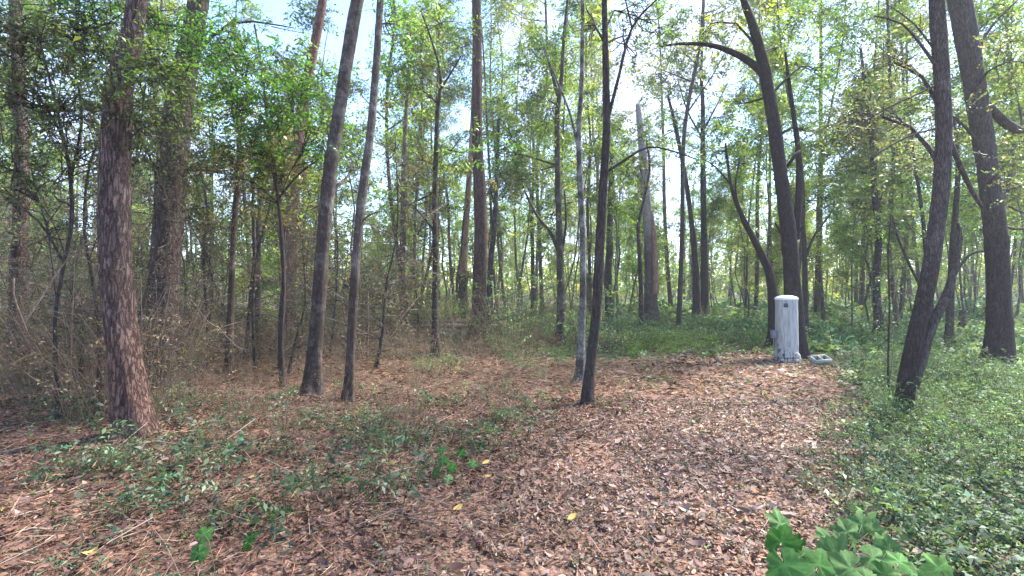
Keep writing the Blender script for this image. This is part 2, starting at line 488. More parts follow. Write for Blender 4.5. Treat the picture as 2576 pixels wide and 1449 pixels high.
# ------------------------------------------------------------ ground
def build_ground():
    u = np.linspace(-1, 1, 260)
    k = 6.0
    gx = np.sinh(u * k) / np.sinh(k) * 900
    gy = np.sinh(np.linspace(-0.9, 1, 260) * k) / np.sinh(k) * 900 + 5
    X, Y = np.meshgrid(gx, gy)
    Z = H(X, Y)
    n = 260
    V = np.stack([X, Y, Z], -1).reshape(-1, 3)
    idx = np.arange(n * n).reshape(n, n)
    q = np.stack([idx[:-1, :-1], idx[:-1, 1:], idx[1:, 1:], idx[1:, :-1]], -1).reshape(-1, 4)
    pm = path_mask(X, Y).reshape(-1, 1)
    side = path_side(X, Y).reshape(-1, 1)
    g = np.clip((side - 0.5) / 2, 0, 1) * (1 - pm)
    far = np.clip((Y.reshape(-1, 1) - 9) / 6, 0, 1)
    g = np.maximum(g, far * 0.7)
    c = np.array([0.15, 0.085, 0.06]) * (1 - g) + np.array([0.07, 0.075, 0.04]) * g
    c = c * (1 - 0.0 * pm) + 0.05 * pm * np.array([1, 0.7, 0.5])
    m, N, L, out = newmat('forest_floor')
    at = N.new('ShaderNodeAttribute'); at.attribute_name = 'Col'
    tc = N.new('ShaderNodeTexCoord')
    n1 = N.new('ShaderNodeTexNoise'); n1.inputs['Scale'].default_value = 22; n1.inputs['Detail'].default_value = 8; n1.inputs['Roughness'].default_value = 0.7
    v1 = N.new('ShaderNodeTexVoronoi'); v1.inputs['Scale'].default_value = 28
    n3 = N.new('ShaderNodeTexNoise'); n3.inputs['Scale'].default_value = 1.1; n3.inputs['Detail'].default_value = 4
    for a in (n1, v1, n3): L.new(tc.outputs['Object'], a.inputs['Vector'])
    r1 = N.new('ShaderNodeMapRange'); r1.inputs['From Min'].default_value = 0.3; r1.inputs['From Max'].default_value = 0.7; r1.inputs['To Min'].default_value = 0.35; r1.inputs['To Max'].default_value = 1.5
    L.new(n1.outputs['Fac'], r1.inputs['Value'])
    s1 = N.new('ShaderNodeVectorMath'); s1.operation = 'SCALE'
    L.new(at.outputs['Color'], s1.inputs[0]); L.new(r1.outputs[0], s1.inputs['Scale'])
    sp = N.new('ShaderNodeSeparateColor'); L.new(v1.outputs['Color'], sp.inputs[0])
    r2 = N.new('ShaderNodeMapRange'); r2.inputs['To Min'].default_value = 0.6; r2.inputs['To Max'].default_value = 1.5
    L.new(sp.outputs[0], r2.inputs['Value'])
    s2 = N.new('ShaderNodeVectorMath'); s2.operation = 'SCALE'
    L.new(s1.outputs[0], s2.inputs[0]); L.new(r2.outputs[0], s2.inputs['Scale'])
    r3 = N.new('ShaderNodeMapRange'); r3.inputs['From Min'].default_value = 0.3; r3.inputs['From Max'].default_value = 0.7; r3.inputs['To Min'].default_value = 0.8; r3.inputs['To Max'].default_value = 1.15
    L.new(n3.outputs['Fac'], r3.inputs['Value'])
    s3 = N.new('ShaderNodeVectorMath'); s3.operation = 'SCALE'
    L.new(s2.outputs[0], s3.inputs[0]); L.new(r3.outputs[0], s3.inputs['Scale'])
    p = N.new('ShaderNodeBsdfPrincipled'); p.inputs['Roughness'].default_value = 0.95; p.inputs['Specular IOR Level'].default_value = 0.1
    L.new(s3.outputs[0], p.inputs['Base Color'])
    bp = N.new('ShaderNodeBump'); bp.inputs['Strength'].default_value = 0.8; bp.inputs['Distance'].default_value = 0.03
    L.new(n1.outputs['Fac'], bp.inputs['Height']); L.new(bp.outputs[0], p.inputs['Normal'])
    L.new(p.outputs[0], out.inputs['Surface'])
    mb = MB(); mb.add(V, q, None, c)
    put('forest_floor', mb.mesh('forest_floor', m, True), kind='structure')
build_ground()

def fan(n, d0, d1, half=1.08, pw=1.0):
    """points on the ground in the fan the camera looks over, denser near the camera"""
    t = rng.random(n) ** pw
    d = d0 + (d1 - d0) * t
    x = (rng.random(n) * 2 - 1) * d * half
    return x, d

def build_litter():
    # dead broad leaves
    mb = MB()
    for (n, d0, d1, pw, L0, six) in ((130000, 1.6, 7.5, 0.62, 0.041, True), (70000, 7.0, 16, 0.75, 0.08, False), (26000, 15, 34, 0.8, 0.17, False)):
        x, y = fan(n, d0, d1, 1.1, pw)
        pm = path_mask(x, y); side = path_side(x, y)
        keep = rng.random(n) < np.where(pm > 0.3, 1.0, np.where(side < 0, 0.62, 0.45)) * np.where(n2(x, y, 1.7, 2) > -0.3, 1, 0.5)
        x, y, pm, side = x[keep], y[keep], pm[keep], side[keep]
        m = len(x)
        z = H(x, y) + rng.random(m) * 0.028 + 0.006
        red = (rng.random(m) < np.clip(-side / 2.5 + 0.1, 0.06, 0.8))
        red |= (rng.random(m) < 0.22 * (y < 3.6))
        col = np.where(red[:, None], pick(DEAD_RED, m), pick(DEAD, m))
        patch = 1 + 0.28 * n2(x, y, 0.8, 9)[:, None] + 0.3 * n2(x, y, 2.3, 4)[:, None]
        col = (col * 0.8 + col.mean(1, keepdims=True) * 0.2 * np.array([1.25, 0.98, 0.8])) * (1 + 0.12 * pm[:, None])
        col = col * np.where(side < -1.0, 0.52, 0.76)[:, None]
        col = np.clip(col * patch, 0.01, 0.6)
        a = rng.random(m) * 6.283
        D = np.stack([np.cos(a), np.sin(a), rng.normal(size=m) * 0.25], 1)
        N_ = np.stack([rng.normal(size=m) * 0.75, rng.normal(size=m) * 0.75, np.ones(m)], 1)
        s = L0 * np.exp(rng.normal(size=m) * 0.42)
        w = s * (0.18 + 0.22 * rng.random(m))
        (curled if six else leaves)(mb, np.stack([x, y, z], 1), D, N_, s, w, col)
    put('fallen_leaves', mb.mesh('fallen_leaves', M_LITTER), kind='stuff')
    # pine needles and straw, mostly left of the track
    mb = MB()
    n = 80000
    x, y = fan(n, 1.6, 11, 1.1, 0.7)
    side = path_side(x, y)
    keep = rng.random(n) < np.clip(0.25 - side / 2.5, 0.12, 1.0)
    x, y = x[keep], y[keep]; m = len(x)
    z = H(x, y) + rng.random(m) * 0.035 + 0.004
    a = rng.random(m) * 6.283
    D = np.stack([np.cos(a), np.sin(a), rng.normal(size=m) * 0.18], 1)
    leaves(mb, np.stack([x, y, z], 1), D, rng.normal(size=(m, 3)), 0.06 + 0.14 * rng.random(m), 0.0035 + 0.0005 * y, pick(DEAD_RED + STRAW[:2], m), 0.0)
    put('pine_straw', mb.mesh('pine_straw', M_LITTER), kind='stuff')
build_litter()

def build_sticks():
    mb = MB()
    x, y = fan(1500, 2.2, 16, 1.05, 0.75)
    side = path_side(x, y)
    for i in range(len(x)):
        if rng.random() > (0.25 if side[i] > -1 else 1.0): continue
        a = rng.random() * 6.283; l = 0.08 + 0.4 * rng.random() ** 2
        z = float(h1(x[i], y[i])) + 0.025
        c = np.array([x[i], y[i], z]); dv = np.array([math.cos(a), math.sin(a), 0.15 * rng.normal()]) * l
        tube(mb, [c - dv, c + rng.normal(size=3) * 0.02 * np.array([1, 1, 0.5]), c + dv], [0.0045, 0.004, 0.002], 3, None, 0, 0, np.array((0.20, 0.15, 0.12)) * (0.4 + 1.3 * rng.random()))
    put('fallen_twigs', mb.mesh('fallen_twigs', M_LITTER), kind='stuff')
build_sticks()

def cover_density(x, y):
    pm = path_mask(x, y); side = path_side(x, y)
    right = np.clip((side - 0.7) / 1.5, 0, 1)
    patch = 0.5 + 0.5 * n2(x, y, 0.9, 6)
    d = right * (0.28 + 1.15 * patch + 0.35 * n2(x, y, 2.6, 14))
    # green belt beyond the end of the track and behind the tank
    d = np.maximum(d, np.clip((y - 10.6) / 1.5, 0, 1) * np.clip((x + 0.6) / 1.8, 0, 1) * (0.5 + 0.6 * patch))
    left = (side < 0) * np.clip(n2(x, y, 1.1, 8) * 1.1 + n2(x, y, 3.1, 3) * 0.6 - 0.12, 0, 0.5)
    d = np.maximum(d, left * np.clip((9 - y) / 3, 0.15, 1))
    return np.clip(d, 0, 1) * (1 - pm * 0.94) + 0.035

def build_cover():
    mb = MB()
    for (n, d0, d1, pw, ll, hh) in ((32000, 1.8, 6.0, 0.65, 0.020, 0.075), (34000, 5.6, 12, 0.75, 0.034, 0.12), (15000, 11.5, 26, 0.8, 0.085, 0.22), (6000, 25, 55, 0.9, 0.2, 0.45)):
        x, y = fan(n, d0, d1, 1.1, pw)
        keep = rng.random(n) < cover_density(x, y)
        x, y = x[keep], y[keep]; m = len(x)
        side = path_side(x, y)
        z = H(x, y)
        hgt = hh * (0.25 + rng.random(m) ** 1.3) * (0.7 + 0.5 * n2(x, y, 1.3, 12) + 0.3 * n2(x, y, 3.0, 15)) * np.where(side > 1.9, 2.4, np.where(side < -0.8, 0.75, 1.0))
        O = np.stack([x, y, z + 0.1 * np.abs(hgt)], 1)
        D = rng.normal(size=(m, 3)) * np.array([0.9, 0.9, 0.12]) + np.array([0, 0, 0.36])
        pal = C_GREEN if d0 < 5 else (C_GREEN + C_FRESH if d0 < 10 else C_FRESH)
        lsc = np.repeat(np.where(side > 1.9, 1.7, 0.95), 7)
        sprays(mb, O, D, np.abs(hgt) * 1.5 + 0.05, 7, ll * lsc, ll * 0.62 * lsc, pal, twig=(0.06, 0.07, 0.03), droop=0.2, flat=0.75, tw=0.0016, jit=0.25)
    put('green_ground_cover', mb.mesh('green_ground_cover', M_COVER), kind='stuff')
build_cover()

# ------------------------------------------------------------ hero trees
def px_tree(name, label, category, d, pts, mat, crown=(), limbs=(), seg=16, step=0.07, rough=0.10, flare=1.0, group=None,
            top=None, foot=None, pal=G_MID, leaf=(0.09, 0.04), kleaf=8, leafmat=None, dvar=0.0, seed=0, base_d=None, tint=(1, 1, 1), pine_top=None):
    """pts: (x, y, width) down to up in the 2576 wide picture at depth d; crown: (x, y, rx, ry, sprays[, depth]); limbs: lists of (x, y, width[, depth])"""
    for _ in range(4):                         # stand it where the ground really is
        if pts[0][1] < 840: break
        xx = (pts[0][0] - 1288) / F * d
        d = 0.5 * d + 0.5 * min(max((CAM_Z - h1(xx, d)) * F / (pts[0][1] - 724), d * 0.93), d * 1.05)
    P, Rr = [], []
    for i, (x, y, w) in enumerate(pts):
        dd = d + dvar * math.sin(i * 1.3 + seed)
        P.append(U(x, y, dd)); Rr.append(w * 0.455 / F * dd)
    base = P[0].copy()
    base[2] = h1(base[0], base[1])
    P[0] = base - np.array([0, 0, 0.06])
    if top:                                    # goes on above the picture
        dirv = unit(P[-1] - P[-2])
        q = P[-1] + dirv * (top * 0.5); q2 = q + (dirv * 0.6 + np.array([0, 0, 0.5])) * (top * 0.5)
        P += [q, q2]; Rr += [Rr[-1] * 0.75, Rr[-1] * 0.3]
    root = thing(name, tuple(base), label, category, group)
    mb = MB()
    k0 = mb.n
    tube(mb, P, Rr, seg, step, rough, flare, tint, seed)
    if foot is not None:                        # differently coloured foot
        vz = mb.v[-1][:, 2] + 0.35 * vnoise(mb.v[-1] * 3.0)
        f = np.clip((foot[3] - vz) / 1.2, 0, 1)[:, None]
        mb.c[-1] = mb.c[-1] * (1 - f) + np.array(foot[:3]) * f
    P = np.array(P)
    for lb in limbs:
        lp = [U(a[0], a[1], a[3] if len(a) > 3 else d) for a in lb]
        lr = [a[2] * 0.5 / F * (a[3] if len(a) > 3 else d) for a in lb]
        tube(mb, lp, lr, max(5, seg // 2), 0.12, rough * 0.7, 0, tint, seed + 1)
    cm = MB()
    have = False
    for c in crown:
        dd = c[5] if len(c) > 5 else d
        cen = U(c[0], c[1], dd)
        r = np.array([c[2] / F * dd, max(c[2], c[3]) / F * dd * 0.8, c[3] / F * dd])
        cl = blob_sprays(cm, cen, r, int(c[4]), kleaf, leaf[0], leaf[1], c[6] if len(c) > 6 else pal, SL=0.38)
        have = True
        # limb from the trunk to the clump, then on into it
        j = np.argmin(np.linalg.norm(P - cen + np.array([0, 0, 0.9]), axis=1))
        a = P[j]; a2 = P[min(j + 1, len(P) - 1)]
        s0 = a + (a2 - a) * 0.35
        mid = (s0 + cen) / 2 + np.array([0, 0, 0.12 * np.linalg.norm(cen - s0)]) + rng.normal(size=3) * 0.12
        tr = Rr[j] * 0.4
        tube(mb, [s0, mid, cen], [min(tr, 0.035), min(tr, 0.035) * 0.65, 0.008], 5, 0.3, 0, 0, tint)
        for t in cl[rng.permutation(len(cl))[:8]]:
            w = mid + (cen - mid) * rng.random()
            tube(mb, [w, (w + t) / 2 + rng.normal(size=3) * 0.08, t], [0.010, 0.007, 0.004], 4, 0.3, 0, 0, tint)
    if top:                                    # leaves above the frame
        e = P[-1]
        if pine_top:
            pts_ = e + rng.normal(size=(150, 3)) * np.array([1.5, 1.5, 1.2])
            needles(cm, pts_, 16, 0.22, G_YEL + G_MID, 0.010)
        else:
            for k in range(5):
                blob_sprays(cm, e + rng.normal(size=3) * np.array([1.6, 1.6, 1.0]), np.array([1.1, 1.1, 0.7]), 55, kleaf, 0.11, 0.055, pal, SL=0.5)
        have = True
    put('trunk', mb.mesh('trunk', mat, True, base), root)
    if have:
        put('crown', cm.mesh('crown', leafmat or M_LEAF_HERO, False, base), root)
    return root

# left pines
px_tree('pine_tree', 'thick plated pine nearest the camera on the left, its reddish base leaning', 'pine tree', 5.55,
        [(338, 1096, 96), (322, 960, 80), (302, 800, 76), (290, 640, 75), (286, 480, 74), (292, 330, 69), (302, 200, 62), (330, 90, 53), (350, -20, 46)],
        B_PINE, seg=40, step=0.04, rough=0.13, flare=0.35, top=6, pine_top=True, seed=1, pal=G_MID, tint=(0.92, 0.88, 0.92), foot=(1.22, 0.96, 0.86, 2.0))
px_tree('pine_tree', 'thick grey brown pine just right of and behind the reddish leaning pine', 'pine tree', 8.3,
        [(408, 968, 84), (408, 850, 76), (412, 700, 70), (424, 540, 72), (436, 380, 74), (458, 220, 62), (486, 80, 54), (502, -20, 48)],
        B_PINE, seg=36, step=0.06, rough=0.12, flare=0.3, top=7, pine_top=True, seed=2, tint=(0.9, 0.88, 0.9),
        crown=[(740, 70, 50, 70, 0)])
px_tree('pine_tree', 'brown pine whose salmon pink upper trunk stands against blue sky', 'pine tree', 14.5,
        [(722, 862, 46), (724, 740, 40), (735, 600, 36), (738, 480, 34), (752, 330, 30), (784, 150, 26), (802, 60, 24), (815, -20, 22)],
        B_PINE, seg=20, step=0.12, rough=0.08, top=7, pine_top=True, seed=3, tint=(1.35, 1.0, 0.92))
px_tree('pine_tree', 'straight dark pine near the centre with a fallen log at its foot', 'pine tree', 16.0,
        [(1204, 852, 44), (1206, 740, 38), (1210, 600, 37), (1207, 480, 35), (1200, 340, 30), (1200, 200, 28), (1200, 90, 26), (1198, -20, 24)],
        B_PINE_FAR, seg=22, step=0.12, rough=0.06, top=8, pine_top=True, seed=4, tint=(0.85, 0.78, 0.8))
# barkless trunk
r = px_tree('dead_pine_tree', 'pale peeled trunk, salmon below and whitish above, beside the straight dark pine', 'dead tree', 27.0,
        [(1168, 800, 24), (1166, 740, 22), (1166, 680, 21), (1172, 560, 19), (1180, 450, 15), (1186, 340, 11), (1190, 230, 8), (1192, 160, 5)],
        B_BARE, seg=14, step=0.2, rough=0.05, flare=0.3, seed=5, tint=(1, 1, 1))
mb = MB()
tube(mb, [U(1166, 800, 26.7), U(1165, 740, 26.7), U(1165, 690, 26.7)], [0.27, 0.255, 0.235], 12, 0.2, 0.1, 0.2)
put('bark_stump', mb.mesh('bark_stump', B_DARK, True, r.location), r)
mb = MB()
tube(mb, [U(x, y, 26.6) for x, y in ((1150, 760), (1150, 700), (1160, 640), (1163, 590), (1168, 540), (1178, 510), (1172, 480), (1186, 430))], [0.08, 0.07, 0.06, 0.05, 0.05, 0.05, 0.04, 0.03], 6, 0.3)
put('vine', mb.mesh('vine', B_DARK, True, r.location), r, label='dark vine climbing the peeled wood')
# broken pale pine
r = px_tree('dead_pine_tree', 'pale broken topped snag with shaggy reddish base right of centre', 'dead tree', 21.0,
        [(1640, 822, 48), (1638, 770, 36), (1636, 680, 30), (1630, 560, 26), (1622, 440, 24), (1612, 340, 19), (1604, 262, 12)],
        B_PALE, seg=20, step=0.14, rough=0.1, flare=0.5, seed=6, tint=(1.35, 1.3, 1.35), foot=(0.5, 0.42, 0.38, 4.2))
mb = MB()
tube(mb, [U(1650, 740, 20.75), U(1648, 640, 20.8), U(1643, 570, 20.85), U(1640, 530, 20.9)], [0.13, 0.12, 0.1, 0.04], 8, 0.25, 0.1)
put('bare_strip', mb.mesh('bare_strip', B_BARE, True, r.location), r, label='orange strip of bare wood')

# slim trees
px_tree('slim_tree', 'leaning grey barked tree left of centre, the thicker of a leaning pair', 'tree', 7.75,
        [(786, 992, 40), (790, 900, 37), (802, 760, 36), (813, 600, 36), (828, 450, 36), (858, 250, 34), (880, 110, 34), (902, -20, 34)],
        B_GREY, seg=24, step=0.07, rough=0.08, top=5, seed=7, tint=(1.15, 1.08, 1.1), foot=(0.85, 0.75, 0.72, 2.6),
        crown=[(850, 330, 60, 90, 40, 8.0), (905, 420, 40, 40, 20, 8.2)], leaf=(0.06, 0.026))
px_tree('slim_tree', 'thinner right hand trunk of the leaning pair left of centre', 'tree', 7.3,
        [(876, 1006, 22), (880, 930, 20), (888, 780, 23), (898, 620, 23), (912, 480, 24), (932, 330, 22), (946, 170, 20), (958, -20, 18)],
        B_GREY, seg=20, step=0.07, rough=0.08, top=5, seed=8, tint=(1.5, 1.45, 1.42), foot=(0.95, 0.8, 0.74, 2.6),
        limbs=[[(905, 560, 7), (930, 540, 5), (960, 530, 3)]],
        crown=[(990, 60, 40, 60, 45, 7.6, G_BRIGHT)], leaf=(0.06, 0.026))
px_tree('slim_tree', 'thin dark trunk with a forked top left of the straight central pine', 'tree', 11.7,
        [(1098, 902, 22), (1094, 780, 17), (1096, 640, 16), (1094, 480, 14), (1100, 300, 12), (1108, 190, 8), (1085, 100, 6), (1060, 30, 4)],
        B_GREY, seg=14, step=0.12, seed=9, tint=(0.62, 0.58, 0.58),
        limbs=[[(1105, 230, 7), (1130, 190, 5), (1160, 140, 3)], [(1096, 480, 6), (1060, 500, 5), (1010, 520, 3)]],
        crown=[(1050, 170, 70, 90, 110, 11.5, G_DARK), (1110, 60, 90, 60, 70, 11.9), (1000, 220, 50, 80, 70), (1150, 380, 60, 80, 50), (1060, 400, 60, 60, 45, 12.2, G_DARK), (1010, 500, 60, 60, 40)],
        leaf=(0.085, 0.036))
px_tree('slim_tree', 'slim grey trunk with a crooked side limb, standing behind the speckled trunk', 'tree', 14.6,
        [(1412, 868, 24), (1410, 760, 20), (1408, 620, 18), (1404, 480, 17), (1402, 300, 14), (1412, 200, 11), (1420, 80, 9), (1430, -20, 7)],
        B_GREY, seg=14, step=0.14, seed=10, tint=(0.9, 0.88, 0.84), top=4,
        limbs=[[(1408, 640, 10), (1385, 585, 9), (1350, 540, 7), (1320, 480, 5)], [(1403, 240, 9), (1385, 170, 7), (1370, 120, 5)], [(1410, 660, 8), (1424, 560, 6), (1420, 480, 4)]],
        crown=[(1380, 300, 90, 90, 110, 14.5, G_MID), (1320, 240, 60, 70, 50, 14.5, G_DARK), (1440, 120, 80, 60, 60, 15), (1330, 440, 55, 40, 60, 13.6, G_DARK), (1270, 380, 50, 40, 45, 13.6, G_BRIGHT), (1360, 560, 80, 40, 40, 15, G_YEL)],
        leaf=(0.095, 0.04))
px_tree('slim_tree', 'pale lichen speckled trunk close behind the darkest leaning trunk', 'tree', 8.9,
        [(1458, 957, 20), (1462, 850, 20), (1466, 740, 17), (1466, 600, 17), (1460, 470, 16), (1456, 340, 14), (1464, 180, 12), (1466, -20, 10)],
        B_MOTTLED, seg=18, step=0.08, rough=0.06, seed=11, top=4,
        limbs=[[(1460, 400, 8), (1435, 290, 6), (1400, 200, 4), (1370, 130, 3)]])
px_tree('slim_tree', 'blackish leaning trunk standing alone at the left edge of the leaf covered track', 'tree', 7.1,
        [(1476, 1016, 32), (1484, 930, 27), (1500, 790, 26), (1508, 640, 26), (1518, 460, 23), (1526, 330, 22), (1524, 180, 19), (1520, -20, 15)],
        B_DARK, seg=26, step=0.06, rough=0.09, flare=0.4, seed=12, top=4, tint=(1.15, 1.1, 1.1),
        limbs=[[(1524, 320, 10), (1552, 210, 8), (1590, 70, 6), (1650, 0, 4), (1700, -50, 3)], [(1520, 435, 8), (1560, 410, 7), (1630, 370, 5), (1700, 382, 4), (1750, 400, 3)],
               [(1590, 70, 5), (1578, 20, 4), (1570, -20, 3)]],
        crown=[(1500, 60, 60, 40, 25, 7.4, G_DARK), (1570, 120, 50, 60, 40, 7.6), (1640, 60, 70, 60, 50, 7.8, G_MID)], leaf=(0.06, 0.025))
px_tree('slim_tree', 'thicker trunk of the dark pair rising from a bushy foot left of the tank', 'tree', 26.0,
        [(1773, 806, 26), (1772, 700, 20), (1770, 560, 16), (1768, 400, 14), (1768, 260, 11), (1764, 180, 8), (1770, 60, 5)],
        B_DARK, seg=12, step=0.25, seed=13, tint=(1.5, 1.4, 1.4),
        limbs=[[(1768, 330, 6), (1800, 270, 4), (1830, 210, 3)], [(1768, 350, 5), (1730, 280, 4), (1705, 200, 3)]],
        crown=[(1760, 190, 80, 90, 170, 26, G_MID), (1820, 300, 60, 60, 80, 26, G_YEL), (1690, 80, 80, 80, 170, 25, G_MID), (1800, 50, 80, 60, 110, 25, G_YEL), (1720, 330, 50, 50, 50, 26, G_MID)], leaf=(0.14, 0.07))
px_tree('slim_tree', 'thinner kinked trunk of the dark pair left of the tank', 'tree', 25.2,
        [(1752, 800, 24), (1750, 680, 18), (1742, 580, 14), (1728, 470, 12), (1700, 320, 10), (1680, 240, 6)],
        B_DARK, seg=10, step=0.25, seed=14, tint=(1.5, 1.4, 1.4), crown=[(1690, 220, 80, 80, 120, 25, G_MID), (1720, 330, 60, 60, 50, 25, G_YEL)], leaf=(0.14, 0.07))
# the tree behind the tank
px_tree('tank_tree', 'black curving tree right behind the white tank, with one long arching limb', 'tree', 12.0,
        [(2004, 898, 56), (2000, 830, 47), (1994, 720, 42), (1986, 600, 40), (1972, 500, 37), (1956, 380, 34), (1942, 280, 32), (1922, 170, 30), (1896, 70, 24), (1872, 5, 18), (1850, -60, 12)],
        B_DARK, seg=28, step=0.08, rough=0.12, flare=0.35, seed=15, tint=(0.9, 0.85, 0.88),
        limbs=[[(1924, 190, 20), (1890, 158, 18), (1840, 130, 15), (1780, 112, 11), (1705, 110, 7), (1660, 118, 4)],
               [(2000, 600, 22, 12.0), (2008, 520, 17, 12.1), (2010, 400, 14, 12.2), (1998, 300, 11, 12.2), (1984, 200, 8, 12.2), (1975, 130, 5, 12.2)],
               [(1980, 420, 9, 12), (2000, 390, 8, 12), (2012, 380, 8, 12.1)],
               [(1978, 600, 9), (1962, 580, 7), (1950, 560, 4)], [(1985, 470, 8), (1962, 462, 6), (1945, 450, 3)],
               [(2000, 590, 8), (2014, 580, 7), (2018, 570, 5)]],
        crown=[(1960, 120, 90, 90, 110, 13, G_YEL), (2060, 180, 90, 110, 120, 13, G_MID), (1850, 260, 60, 60, 50, 13, G_YEL), (2030, 330, 60, 60, 70, 12.6, G_MID), (1780, 60, 60, 40, 30, 12, G_YEL)], leaf=(0.085, 0.04))
px_tree('leaning_tree', 'dark trunk leaning left from just behind the white tank', 'tree', 15.0,
        [(1950, 872, 28), (1946, 780, 27), (1936, 690, 23), (1906, 620, 18), (1870, 550, 13), (1840, 470, 9), (1825, 360, 5)],
        B_DARK, seg=16, step=0.14, rough=0.14, seed=16, tint=(0.9, 0.8, 0.8),
        limbs=[[(1870, 550, 7), (1850, 480, 5), (1860, 400, 3)], [(1835, 460, 6), (1800, 420, 4), (1770, 400, 2)]],
        crown=[(1810, 380, 80, 70, 120, 15, G_MID), (1870, 420, 60, 50, 60, 15, G_MID)], leaf=(0.1, 0.045))
px_tree('slim_tree', 'thin forked dark tree immediately right of the tank tree', 'tree', 15.5,
        [(2026, 850, 17), (2025, 760, 15), (2024, 640, 13), (2020, 560, 10), (2010, 460, 7), (2000, 380, 4)],
        B_DARK, seg=10, step=0.2, seed=17, tint=(1.3, 1.3, 1.2),
        limbs=[[(2024, 650, 9), (2050, 590, 6), (2072, 560, 5), (2100, 520, 3)]],
        crown=[(2090, 500, 50, 50, 50, 15.5, G_MID), (1995, 380, 40, 60, 40, 15.5, G_MID)], leaf=(0.1, 0.045))
# right side
px_tree('leaning_tree', 'bowed bare trunk at right leaning away from its thinner flaking stem', 'tree', 6.3,
        [(2268, 1052, 42), (2282, 960, 42), (2302, 850, 41), (2332, 720, 40), (2352, 600, 39), (2368, 470, 39), (2374, 340, 38), (2370, 200, 37), (2362, 90, 38), (2356, -20, 36)],
        B_DARK, seg=30, step=0.05, rough=0.08, flare=0.2, seed=18, top=4, tint=(2.0, 1.95, 1.95), foot=(1.0, 0.93, 0.93, 2.4),  # pale tint above the foot paints a lens veil into the bark
        limbs=[[(2296, 975, 26), (2322, 890, 24), (2346, 815, 22), (2384, 735, 20), (2404, 660, 16), (2415, 600, 11), (2410, 560, 6)],
               [(2372, 300, 12), (2400, 380, 12), (2440, 470, 10), (2470, 520, 8)],
               [(2370, 190, 9), (2330, 130, 7), (2270, 60, 5), (2200, 40, 3)],
               [(2366, 210, 5), (2300, 240, 5), (2200, 290, 4), (2080, 380, 2)], [(2366, 320, 5), (2280, 345, 4), (2180, 400, 3), (2090, 430, 2)], [(2360, 140, 5), (2300, 60, 4), (2230, 10, 2)], [(2200, 290, 2), (2150, 270, 1.5), (2080, 250, 1)]],
        crown=[(2230, 150, 110, 80, 70, 6.8, G_GREY), (2150, 280, 90, 60, 45, 6.8, G_GREY)], leaf=(0.05, 0.022))
px_tree('leaning_tree', 'broad dark trunk near the right edge, bending left towards its top', 'tree', 10.0,
        [(2512, 912, 70), (2514, 840, 58), (2512, 720, 52), (2504, 580, 50), (2484, 420, 48), (2462, 280, 48), (2440, 140, 50), (2412, -20, 54)],
        B_DARK, seg=30, step=0.07, rough=0.1, flare=0.25, seed=19, top=5, tint=(2.0, 1.95, 1.95), foot=(1.0, 0.93, 0.93, 3.4),  # upper bark tinted paler to paint in the lens veil, darker below
        limbs=[[(2455, 240, 20), (2500, 280, 20), (2545, 320, 22), (2620, 350, 22)], [(2510, 480, 8), (2560, 470, 7), (2620, 450, 5)],
               [(2505, 560, 8), (2550, 575, 6), (2620, 570, 4)], [(2500, 500, 7), (2540, 520, 5), (2600, 545, 3)], [(2440, 150, 8), (2500, 60, 6), (2560, 0, 4)]],
        crown=[(2540, 420, 90, 110, 80, 10, G_GREY), (2330, 300, 80, 90, 60, 10.6, G_GREY), (2550, 150, 80, 80, 60, 10, G_GREY)], leaf=(0.075, 0.033))
px_tree('slim_tree', 'dark stem rising behind the bowed bare trunk at right', 'tree', 12.0,
        [(2386, 860, 20), (2390, 780, 18), (2396, 640, 16), (2405, 520, 14), (2410, 400, 10), (2400, 300, 6)], B_DARK, seg=12, step=0.15, seed=20, tint=(1.3, 1.3, 1.3),
        limbs=[[(2394, 700, 8), (2440, 640, 7), (2500, 630, 4)]], crown=[(2420, 330, 90, 90, 70, 12, G_GREY)], leaf=(0.08, 0.04))
px_tree('slim_tree', 'grey trunk between the tank and the bowed tree at right', 'tree', 17.0,
        [(2210, 828, 20), (2205, 700, 18), (2210, 600, 17), (2200, 480, 15), (2195, 380, 13), (2180, 250, 10), (2165, 120, 6)], B_GREY, seg=12, step=0.2, seed=21, tint=(0.75, 0.75, 0.75),
        crown=[(2180, 300, 100, 100, 120, 17, G_GREY), (2120, 430, 80, 80, 80, 17, G_MID), (2250, 470, 70, 80, 70, 17, G_MID)], leaf=(0.11, 0.05))
px_tree('slim_tree', 'fan of dark stems left of the bowed tree at right', 'tree', 13.0,
        [(2345, 850, 16), (2340, 740, 13), (2330, 640, 11), (2318, 520, 9), (2300, 400, 6), (2290, 300, 4)], B_DARK, seg=10, step=0.2, seed=22, tint=(1.3, 1.3, 1.2),
        limbs=[[(2343, 760, 9), (2300, 690, 7), (2260, 600, 6), (2245, 540, 3)], [(2338, 700, 8), (2355, 600, 6), (2345, 500, 4)]],
        crown=[(2290, 420, 90, 110, 90, 13, G_GREY), (2250, 560, 50, 60, 40, 13, G_MID)], leaf=(0.09, 0.04))
